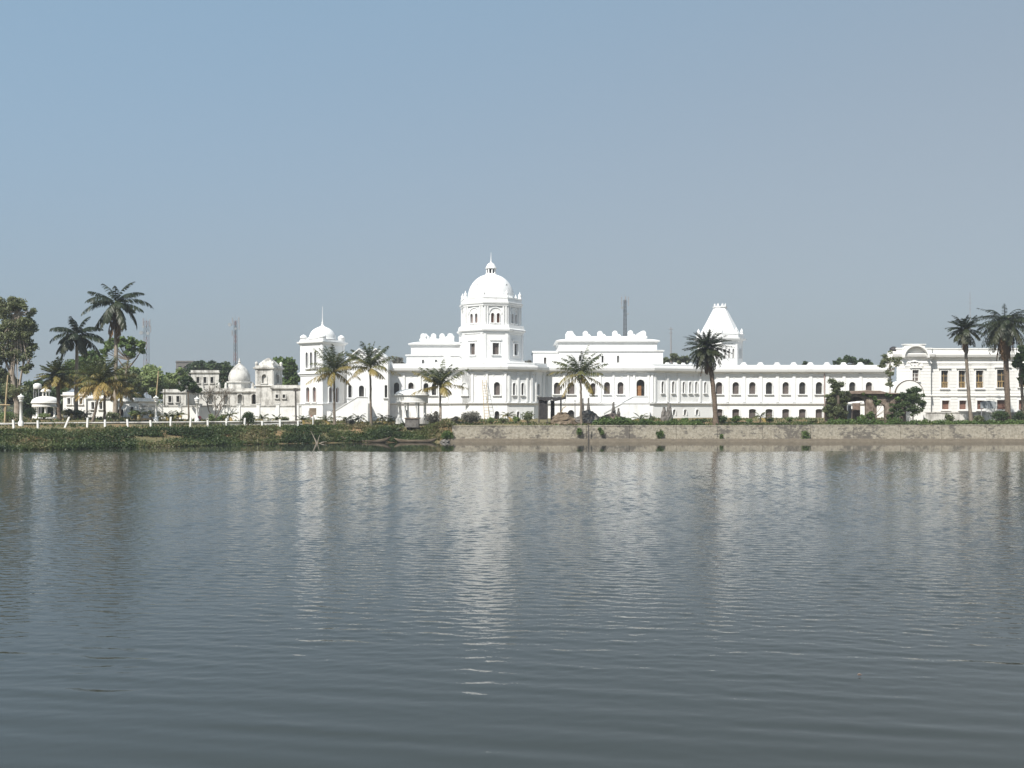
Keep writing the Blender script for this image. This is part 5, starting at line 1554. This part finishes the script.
# ------------------------------------------------------------------ trees
tree('tall_tree', 'tall pale trunked tree with airy foliage at the far left', 'tree', 146, 17,
     [[(17, 418), (17.5, 405), (14, 388), (12, 372), (14, 352), (16, 330), (18, 312)], [(16.5, 402), (20, 385), (23, 368), (28, 345), (30, 335)], [(13, 380), (5, 360), (0, 340), (-6, 320)], [(13, 365), (8, 345), (5, 322)], [(22, 372), (30, 362), (33, 358)]],
     [(18, 304, 14, 9, 12), (3, 310, 15, 13, 14), (26, 322, 10, 13, 11), (8, 330, 16, 13, 14), (29, 346, 7, 14, 8), (16, 352, 16, 12, 12), (-4, 350, 12, 18, 12), (27, 368, 8, 9, 6), (2, 374, 12, 9, 7), (31, 312, 6, 8, 6), (22, 334, 10, 9, 8), (30, 332, 7, 9, 6), (14, 390, 14, 9, 8)],
     M['leaf_olive'], M['palebark'], 0.3, 0.65, 0.42, 31, 0.65)
tree('broadleaf_tree', 'bright green spreading tree between royal palm and phone mast', 'tree', 168, 124,
     [[(124, 418), (125, 395), (126, 375), (128, 360)], [(127, 372), (118, 360), (110, 352)], [(127, 370), (136, 358), (140, 350)]],
     [(110, 345, 8, 7, 7), (121, 342, 8, 7, 7), (134, 344, 10, 9, 9), (141, 351, 5, 6, 4), (104, 352, 6, 5, 4), (130, 354, 8, 4, 4)], M['leaf_mid'], M['bark'], 0.5, 1.0, 0.3, 32, 0.55)
trees_bg = [
    ('dark dense tree behind the pavilion cupola', 180, 40, [(38, 395, 20, 16, 16), (26, 405, 12, 12, 9), (54, 400, 14, 14, 10)], 'leaf_dark', .5, 41),
    ('dark green tree at the left edge behind the tall tree', 185, 4, [(2, 388, 16, 20, 16), (-12, 375, 12, 24, 10)], 'leaf_dark', .45, 42),
    ('rounded green tree behind the fan palm and royal trunk', 186, 82, [(84, 366, 16, 14, 14), (95, 360, 12, 10, 8), (72, 376, 10, 12, 8), (90, 385, 18, 12, 10)], 'leaf_mid', .4, 43),
    ('pale green feathery tree left of the dark young tree', 190, 152, [(152, 382, 14, 17, 14), (140, 388, 10, 14, 9), (160, 392, 8, 10, 6)], 'leaf_light', .75, 44),
    ('light green tree between slanting pole and far house', 195, 177, [(172, 382, 10, 14, 10), (180, 376, 8, 8, 6)], 'leaf_light', .6, 45),
    ('olive tree behind the young olive palm', 182, 124, [(120, 380, 14, 12, 12), (132, 384, 8, 14, 8), (112, 392, 12, 12, 8)], 'leaf_olive', .5, 46),
    ('wide flat dark tree behind the far house', 260, 212, [(205, 367, 20, 5, 14), (220, 370, 16, 7, 11), (190, 371, 10, 4, 6)], 'leaf_dark', .3, 47),
    ('dark tree left of the bulbous temple dome', 215, 228, [(226, 372, 6, 10, 8), (231, 380, 6, 9, 6), (222, 384, 6, 8, 6)], 'leaf_dark', .35, 48),
    ('green tree between temple tower and corner tower', 205, 288, [(286, 366, 11, 10, 11), (278, 362, 7, 6, 5), (292, 376, 9, 12, 9), (284, 382, 8, 8, 5)], 'leaf_mid', .4, 49),
    ('grey brown treetop behind the gabled porch roof', 280, 397, [(397, 365, 10, 7, 8), (388, 368, 6, 6, 4), (404, 369, 6, 6, 4)], 'leaf_grey', .35, 50),
    ('grey treetop in the gap right of the domed tower', 280, 528, [(527, 368, 5, 9, 6), (531, 372, 4, 7, 4)], 'leaf_grey', .25, 51),
    ('dusty treetop in the gap right of the scalloped block', 270, 675, [(672, 357, 8, 5, 6), (682, 361, 10, 5, 7), (664, 362, 6, 5, 4)], 'leaf_olive', .3, 52),
    ('low treetop showing above the middle of the long wing', 260, 803, [(803, 363.5, 5, 3, 4)], 'leaf_dark', .4, 53),
    ('round treetop above the long wing left of the mansion', 260, 846, [(846, 361, 10, 5, 8), (858, 362, 8, 4, 5), (836, 364, 8, 3, 4), (868, 363, 6, 3, 3)], 'leaf_dark', .5, 54),
    ('hazy light green tree rising between the two royal palm trunks', 200, 96, [(96, 372, 12, 12, 10), (106, 382, 10, 10, 8), (88, 384, 10, 10, 7)], 'leaf_light', .45, 58),
    ('hazy light green tree left of the shorter royal palm', 200, 66, [(64, 384, 10, 10, 8), (70, 376, 8, 8, 6), (56, 390, 9, 8, 6)], 'leaf_light', .4, 59),
    ('tall hazy green tree right of the tallest royal palm trunk', 205, 132, [(130, 374, 11, 12, 9), (140, 380, 10, 10, 8), (122, 382, 9, 9, 6)], 'leaf_light', .5, 60),
    ('dark low tree between the pavilion and the fan palm', 184, 52, [(52, 406, 14, 9, 10), (66, 404, 12, 10, 9), (28, 412, 12, 8, 7)], 'leaf_dark', .4, 56),
    ('dark low tree behind the garden house', 186, 105, [(105, 402, 14, 12, 10), (125, 402, 14, 10, 9)], 'leaf_mid', .3, 57),
    ('green tree behind the mansion at the right edge', 158, 1022, [(1020, 360, 8, 12, 7), (1028, 375, 9, 14, 9), (1022, 348, 6, 6, 4)], 'leaf_mid', .3, 55),
]
for lab, Y, bpx, blobs, mt, tn, sd_ in trees_bg:
    y0 = min(b[1] for b in blobs)
    nm = 'background_tree'
    if Y == 158: Y = 152; lab = 'green tree behind the shaggy date palm at the right edge'
    tree(nm, lab, 'tree', Y, bpx, [[(bpx, 419), (bpx + 1, 404), (blobs[0][0], blobs[0][1] + 4)]], blobs, M[mt], M['bark'], 0.6 if Y < 230 else 0.8, 1.25, 0.3, sd_, tn, 'trees behind the palace and temple')
tree('young_tree', 'dark green young tree with thin trunk by the boundary wall', 'tree', 153, 189, [[(189, 419), (188.5, 405), (188, 392)]], [(186, 381, 8, 7, 8), (193, 386, 7, 7, 7), (181, 389, 5, 5, 4), (198, 391, 4, 4, 3)], M['leaf_dark'], M['bark'], 0.35, 1.0, 0.14, 61, .3)
# bare grey tree in front of the temple
t = thing('bare_tree', 'bare grey branched tree in front of the temple wall', 'tree', gz(214, 155))
mb = MB(); rng = random.Random(12); b = gz(214, 155)
def twig(p, d, L, r, depth):
    q = p + d * L; mb.tube([p, (p + q) / 2 + Vector((rng.uniform(-.1, .1), 0, .05)) * L, q], [r, r * .8, r * .6], 5)
    if depth:
        for _ in range(3):
            nd = (d + Vector((rng.uniform(-.9, .9), rng.uniform(-.7, .7), rng.uniform(-.1, .7)))).normalized(); twig(q, nd, L * rng.uniform(.6, .85), r * .6, depth - 1)
for d0 in ((-.5, 0, 1), (.1, .2, 1), (.55, -.1, 1)): twig(b - Vector((0, 0, .2)), Vector(d0).normalized(), 1.9, 0.12, 4)
mb.build('branches', M['bark'], t)
q, tt = cloud(np.random.default_rng(9), (0, 0, 3.9), (2.6, 1.8, 1.3), 260, 0.2, .5); quads_obj('leaves', q, tt, M['leaf_grey'], t)
# sapling rooted on the ruin
tree('sapling', 'yellow green sapling rooted on top of the brick ruin', 'tree', 149, 890, [[(890, 394), (890.5, 380), (890, 362)], [(890.3, 376), (884, 366)], [(890.3, 372), (897, 362)]],
     [(889, 357, 7, 7, 8), (897, 361, 7, 6, 7), (883, 362, 7, 6, 7), (890, 371, 5, 7, 6), (890, 384, 4, 7, 4)], M['leaf_olive'], M['palebark'], 0.24, 0.3, 0.1, 62, .6, zbase=Z(394, 149))

# ------------------------------------------------------------------ creepers, shrubs, hedges
def creeper(label, blobs, Y, mat, seed, tint=0.4, leaf=0.3, dens=1.0):
    return tree('creeper', label, 'creeper', Y, blobs[0][0], [[(blobs[0][0], 420), (blobs[0][0], blobs[0][1] + 6)]], blobs, M[mat], M['bark'], leaf, dens, 0.1, seed, tint, depth=0.5)
creeper('large creeper mound smothering the left end of the ruin', [(838, 387, 7, 8, 9), (842, 398, 7, 9, 8), (836, 409, 8, 10, 7), (833, 383, 5, 5, 3), (843, 414, 9, 5, 5), (848, 392, 5, 4, 4)], 147, 'leaf_olive', 71, .25, .22, 0.6)
creeper('dark creeper mound covering the right end of the ruin', [(913, 400, 8, 10, 10), (905, 404, 7, 8, 7), (901, 413, 8, 6, 6), (914, 412, 8, 7, 7), (918, 389, 7, 6, 7), (910, 391, 6, 5, 5), (922, 402, 5, 10, 6), (895, 408, 7, 7, 7), (906, 396, 7, 5, 6)], 146, 'leaf_dark', 72, .75, .22, 0.8)
rngs = np.random.default_rng(77)
def sh(label, px, Y, wpx, hpx, mat, seed, **k):
    name = k.pop('name', 'shrub'); s = Y / F
    return shrub(name, label, 'shrub', gz(px, Y), wpx * s, hpx * s, M[mat], seed, **k)
sh('round clipped dark bush on the bank below the temple tower', 248, 140, 15, 15, 'leaf_dark', 81, n=2200, tint=.35, leaf=.2, stems=9)
sh('dusty grey green shrub right of the round kiosk', 433, 145, 16, 15, 'leaf_grey', 82, n=1300, tint=.3, leaf=.22, stems=8)
sh('round dusty brown shrub between kiosk and ladder', 471, 146, 21, 16, 'leaf_grey', 83, n=2000, tint=.35, leaf=.22, stems=9)
sh('loose green shrub left of the black shed', 528, 146, 13, 14, 'leaf_olive', 84, n=900, tint=.4, stems=7)
sh('small yellow green bush right of the ladder foot', 491, 146, 7, 7, 'leaf_light', 85, n=420, tint=.6)
sh('crimson leaved shrub before the boundary wall', 198.5, 148, 7, 7, 'flower', 86, n=420)
sh('bright green shrub right of the crimson one', 211, 148, 8, 10, 'leaf_light', 87, n=420, tint=.5)
sh('dark weedy shrub hanging over canoes at the water', 385, 139.8, 13, 13, 'leaf_dark', 88, n=1300, tint=.4, stems=8)
sh('green weedy clump where the grass bank meets the retaining wall', 447, 139.6, 13, 13, 'leaf_mid', 98, n=1300, tint=.25, stems=9)
sh('dark green shrub at the date palm foot', 722, 144, 11, 10, 'leaf_dark', 89, n=900, tint=.4, stems=7)
sh('rounded green bush right of the date palm foot', 736, 146, 11, 9, 'leaf_mid', 90, n=900, tint=.25, stems=7)
sh('low green bush left of the date palm trunk', 698, 144, 15, 7, 'leaf_dark', 91, n=800, tint=.5, stems=7)
sh('leafy green bush before the mansion left windows', 949, 146, 9, 12, 'leaf_olive', 92, n=700, tint=.4, stems=6)
sh('broad dark bush under the shaggy date palm', 1000, 147, 22, 14, 'leaf_dark', 93, n=1800, tint=.5, stems=10)
sh('dark bush at the right edge below the date palm', 1020, 146, 12, 14, 'leaf_dark', 94, n=1000, tint=.35, stems=7)
sh('grey green bush between thin palm and grey board', 979, 148, 12, 9, 'leaf_olive', 95, n=800, tint=.5, stems=7)
sh('small dark plant by the long wing right of date palm', 770, 150, 8, 6, 'leaf_dark', 96, n=350, tint=.5)
sh('small plant under the eighth wing window', 790, 150, 6, 6, 'leaf_mid', 97, n=300, tint=.3)

creeper('creeper hanging over the middle arches of the ruin', [(870, 415, 5, 4, 4), (890, 417, 7, 3, 4), (899, 397, 6, 5, 5), (860, 418, 7, 3, 4), (867, 395, 7, 3, 4), (877, 400, 4, 6, 4), (888, 395, 6, 3, 4)], 147.2, 'leaf_mid', 73, .3, .24, 1.0)
creeper('olive creeper on the broken gable at the ruin left end', [(830, 398, 6, 8, 7), (828, 412, 6, 9, 7), (835, 388, 5, 6, 4)], 147.6, 'leaf_olive', 74, .5, .24, 1.0)
for k, (px, w, h, mt, tn, lab) in enumerate(((405, 9, 6, 'leaf_olive', .5, 'low olive shrub left of the brick pedestal'), (455, 9, 7, 'leaf_grey', .5, 'small grey shrub left of the dusty brown shrub'), (503, 10, 6, 'leaf_olive', .6, 'low shrub right of the ladder below the dome'), (516, 8, 8, 'leaf_mid', .4, 'green shrub under the paired narrow windows'), (604, 10, 8, 'leaf_olive', .4, 'olive shrub right of the dark rubble mound'), (626, 9, 6, 'leaf_mid', .5, 'green shrub below the foot of the entrance stairs'), (652, 9, 7, 'leaf_olive', .5, 'olive shrub at the palace wall corner'), (684, 10, 6, 'leaf_mid', .3, 'green shrub before the narrow windowed wall'), (749, 9, 5, 'leaf_mid', .4, 'low shrub between the second and third wing windows'), (812, 10, 6, 'leaf_olive', .5, 'low shrub left of the ruin'), (318, 9, 6, 'leaf_olive', .5, 'small olive shrub right of the brown board'), (350, 9, 6, 'leaf_grey', .4, 'small dusty shrub below the gabled porch'))):
    sh(lab, px, 148 + 0.3 * k % 2, w, h, mt, 400 + k, n=520, tint=tn, leaf=.2, stems=6)

for k, (px, Y, w, h, mt, tn, lab) in enumerate(((31, 150, 13, 12, 'leaf_mid', .3, 'green shrub between the tall pale trunk and the domed pavilion'), (68, 150, 12, 11, 'leaf_olive', .4, 'olive shrub just right of the fan palm trunk'), (80, 151, 13, 10, 'leaf_mid', .3, 'green shrub left of the leaning golden palm'), (44, 147, 12, 7, 'leaf_light', .4, 'low bright shrub in front of the domed pavilion'), (113, 149, 14, 9, 'leaf_olive', .5, 'olive shrub right of the upright golden palm'), (8, 140, 22, 12, 'leaf_mid', .3, 'broad green shrub at the left edge behind the bamboo pole'), (135, 151, 12, 9, 'leaf_light', .4, 'bright shrub at the left end of the boundary wall'), (172, 151, 11, 7, 'leaf_olive', .5, 'low olive shrub left of the dark young tree trunk'), (222, 150, 10, 7, 'leaf_mid', .4, 'low green shrub under the bare tree'), (285, 149, 10, 7, 'leaf_olive', .4, 'low olive shrub left of the dark iron post'))):
    sh(lab, px, Y, w, h, mt, 450 + k, n=650, tint=tn, leaf=.22, stems=7)

# small arching young palms in the gardens
YP = [(72, 150, 'young palm right of the fan palm trunk', .5), (84, 150, 'young palm left of the leaning coconut trunk', .4), (139, 150, 'young palm at the boundary wall left end', .3), (151, 150, 'young palm left of the middle lamp post', .5), (166, 150, 'young palm between lamp post and dark young tree', .4),
      (178, 150, 'young palm left of the dark young tree', .4), (229, 150, 'young palm left of the round clipped bush', .6), (262, 150, 'young palm right of the round clipped bush', .5), (277, 150, 'young palm below the white annex', .6), (303, 149, 'young palm right of the dark iron post', .6),
      (326, 150, 'young palm left of the corner tower coconut trunk', .6), (346, 151, 'young palm right of the corner tower coconut trunk', .4), (358, 151, 'young palm midway between the two slim coconut trunks', .5), (382, 151, 'young palm right of the gabled porch coconut trunk', .5), (392, 150, 'young palm left of the round kiosk', .4),
      (508, 152, 'young palm with tall arching frond under the central dome', .6), (640, 150, 'young palm below the palace entrance stairs', .4), (760, 150, 'young palm by the long wing third window', .4)]
for k, (px, Y, lab, tn) in enumerate(YP):
    b = gz(px, Y); h = 0.5 + 0.4 * rngs.random()
    palm('young_palm', lab, 'palm', b, b + Vector((0.1 * rngs.normal(), 0, h)), 1.5 + 0.5 * rngs.random(), M['coco'], M['bark'], nf=11, r0=0.09, r1=0.07, el=(0.1, 1.35), droop=(0.9, 1.7), ll=0.42, wid=0.075, hang=0.3, tints=(.1, .5 + tn * .4), seed=200 + k, n=14, group='young palms in the garden')

def hedge(label, px0, px1, Y, h, mat, seed, tint, n):
    rng = np.random.default_rng(seed); x0, x1 = X(px0, Y), X(px1, Y); b = np.array((0.5 * (x0 + x1), Y, ground(0.5 * (x0 + x1), Y)))
    Qs = []; Ts = []; k = max(3, int((x1 - x0) / 0.8))
    for j in range(k):
        x = x0 + (x1 - x0) * (j + rng.random()) / k; hh = h * (0.55 + 0.6 * rng.random())
        q, tt = cloud(rng, (x, Y + rng.normal() * 0.4, ground(x, Y) + hh * 0.45), (0.75, 0.6, hh * 0.6), n // k, 0.22, tint + rng.normal() * .15, hollow=.2)
        Qs.append(q - b); Ts.append(tt)
    return tag(quads_obj('hedge', np.concatenate(Qs), np.concatenate(Ts), M[mat], None, tuple(b)), label, 'hedge')
hedge('low green hedge along the wall top right of the sand heap', 592, 650, 142.5, 1.1, 'leaf_mid', 101, .2, 5200)
hedge('low hedge along the wall top before the angled palace wall', 650, 700, 142.8, .85, 'leaf_mid', 102, .3, 3600)
hedge('weedy low growth along the wall top before the long wing', 735, 826, 142.2, .5, 'leaf_bank', 103, .45, 4200)
hedge('weedy green growth along the wall top below the ruin', 826, 925, 142.2, .95, 'leaf_mid', 104, .3, 7000)
hedge('green growth along the wall top before the mansion', 925, 1040, 142.2, .75, 'leaf_mid', 105, .3, 6400)

# tufts growing out of the retaining wall
for k, (px, py, w, h, lab) in enumerate(((579, 431, 6, 8, 'leafy tuft growing from the retaining wall under the coconut palm'), (601.5, 430, 5, 6, 'smaller tuft on the retaining wall right of the coconut palm'), (659.5, 432, 6, 9, 'bushy tuft on the retaining wall before the angled palace wall'), (721.5, 436.5, 4, 5, 'tiny tuft low on the retaining wall under the date palm'), (806, 434, 11, 15, 'largest tuft draping down the retaining wall left of the ruin'))):
    p = P3(px, py, 139.6); s = 0.1396
    rng = np.random.default_rng(300 + k); Qs = []; Ts = []
    for j in range(6):
        q, tt = cloud(rng, (rng.normal() * w * s * .2, -0.15 + rng.normal() * .08, rng.normal() * h * s * .22), (w * s * .34, .3, h * s * .34), 90, .2, .35 + rng.normal() * .12, hollow=.1); Qs.append(q); Ts.append(tt)
    t = thing('wall_tuft', lab, 'plant', p)
    mb = MB(); mb.tube([p + Vector((0, .3, -.2)), p + Vector((0, 0, 0)), p + Vector((.1, -.25, .3))], [.05, .04, .02], 5); mb.build('stem', M['bark'], t)
    quads_obj('foliage', np.concatenate(Qs), np.concatenate(Ts), M['leaf_mid'], t)
# post standing in the water against the wall
pole('iron_post', 'thin dark post against the retaining wall under the coconut palm', 'post', [Vector((X(588.5, 139), 139.0, -0.6)), P3(588.3, 424, 139)], 0.07, M['darkpost'])

# ------------------------------------------------------------------ ground cover on the bank
def bank_cover():
    rng = np.random.default_rng(55); Qs = []; Ts = []; k = 0
    while k < 3400:
        px = rng.uniform(-40, 452); x = X(px, 132); y0 = shore(x); w = 9.4 if px < 170 else (7.8 if px < 400 else 4.0)
        s = rng.random(); y = y0 + 0.1 + s * w; x = X(px, y)
        if 276 < px < 284 and rng.random() < .93: k += 1; continue
        if s > 0.88 and rng.random() < .45: k += 1; continue
        if noise.noise((x * .22, y * .3, 3.0)) < -0.36: k += 1; continue
        h = (0.3 + 0.75 * rng.random() ** 1.6) * (1.15 - 0.5 * s) + 0.35 * max(0, noise.noise((x * .12, 0, 7)))
        tn = 0.32 + 1.0 * noise.noise((x * .16, y * .16, 1)) + rng.normal() * .1 + 0.3 * s
        q, tt = cloud(rng, (x, y, max(0, ground(x, y)) + h * .3), (0.6 + .5 * rng.random(), .5, h * .55), 40, 0.22, tn, .22, hollow=.1)
        Qs.append(q); Ts.append(tt); k += 1
    tag(quads_obj('bank_vegetation', np.concatenate(Qs), np.concatenate(Ts), M['leaf_bank']), 'dense low weeds and bushes covering the left bank', 'ground cover', kind='stuff')
    # dry grass on the level ground
    N = 26000; x = rng.uniform(-80, 85, N); y = rng.uniform(128, 165, N); Q = np.zeros((N, 4, 3)); T = rng.random(N); ok_ = np.zeros(N, bool)
    for i in range(N):
        z = ground(x[i], y[i])
        if z < 1.3: continue
        if noise.noise((x[i] * .12, y[i] * .2, 9)) < -0.02: continue
        h = .12 + .28 * rng.random(); a = rng.random() * 6.28; w = .09
        dx, dy = math.cos(a) * w, math.sin(a) * w; lx, ly = rng.normal() * .12, rng.normal() * .12
        Q[i] = ((x[i] - dx, y[i] - dy, z - .02), (x[i] + dx, y[i] + dy, z - .02), (x[i] + dx * .3 + lx, y[i] + dy * .3 + ly, z + h), (x[i] - dx * .3 + lx, y[i] - dy * .3 + ly, z + h)); ok_[i] = True
    tag(quads_obj('dry_grass', Q[ok_], T[ok_], M['leaf_bank']), 'sparse dry grass on the ground before the palace', 'grass', kind='stuff')
bank_cover()
# dead branch in the water by the bank
mb = MB(); b = Vector((X(317, 134.5), 134.5, -0.2))
for d in ((-.9, .2, 1.9), (.35, .1, 1.3), (-.2, -.2, .9), (1.3, .3, .45)): mb.tube([b, b + Vector(d) * .5 + Vector((0, 0, .1)), b + Vector(d)], [.07, .05, .02], 5)
tag(mb.build('dead_branch', M['palebark'], None, tuple(b)), 'bare dead branch sticking out of the water beside the canoes', 'branch')


# far-off wood closing the horizon
def treeline():
    rng = np.random.default_rng(91); Qs = []; Ts = []
    for k in range(520):
        x = rng.uniform(-620, 620); y = 360 + 60 * rng.random() + 0.05 * abs(x)
        h = 5.5 + 3.2 * noise.noise((x * .02, 3, 1)) + 2.0 * rng.random()
        q, tt = cloud(rng, (x, y, ground(x, y) + h * .48), (4 + 2.5 * rng.random(), 4, h * .52), 90, 1.5, .35 + .25 * rng.normal(), .2, hollow=.3)
        Qs.append(q); Ts.append(tt)
    tag(quads_obj('distant_wood', np.concatenate(Qs), np.concatenate(Ts), M['leaf_olive']), 'far low wood along the horizon behind all the buildings', 'wood', kind='stuff')
treeline()

p = Vector((X(859, 16.4), 16.4, 0.03))
mb = MB(); mb.face([p + Vector((-.035, -.01, 0)), p + Vector((0, -.03, .01)), p + Vector((.05, .0, .0)), p + Vector((.01, .03, .012))]); mb.face([p + Vector((-.035, -.01, -.008)), p + Vector((.01, .03, .0)), p + Vector((.05, .0, -.008)), p + Vector((0, -.03, -.01))])
tag(mb.build('floating_leaf', M['slab'], None, tuple(p)), 'single reddish dead leaf floating on the open water', 'leaf')

# ------------------------------------------------------------------ thin midday haze
def haze():
    mb = MB(); mb.box(-1650, 1650, -350, 1650, -3.2, 48)
    m = bpy.data.materials.new('haze'); m.use_nodes = True
    n = m.node_tree; n.nodes.clear()
    v = n.nodes.new('ShaderNodeVolumePrincipled'); v.inputs['Color'].default_value = (0.86, 0.92, 1.0, 1); v.inputs['Density'].default_value = HAZE; v.inputs['Anisotropy'].default_value = 0.0
    o = n.nodes.new('ShaderNodeOutputMaterial'); n.links.new(v.outputs[0], o.inputs['Volume'])
    tag(mb.build('haze', m), 'thin pale midday haze over lake and palace', 'haze', kind='stuff')
HAZE = 0.00028
haze()
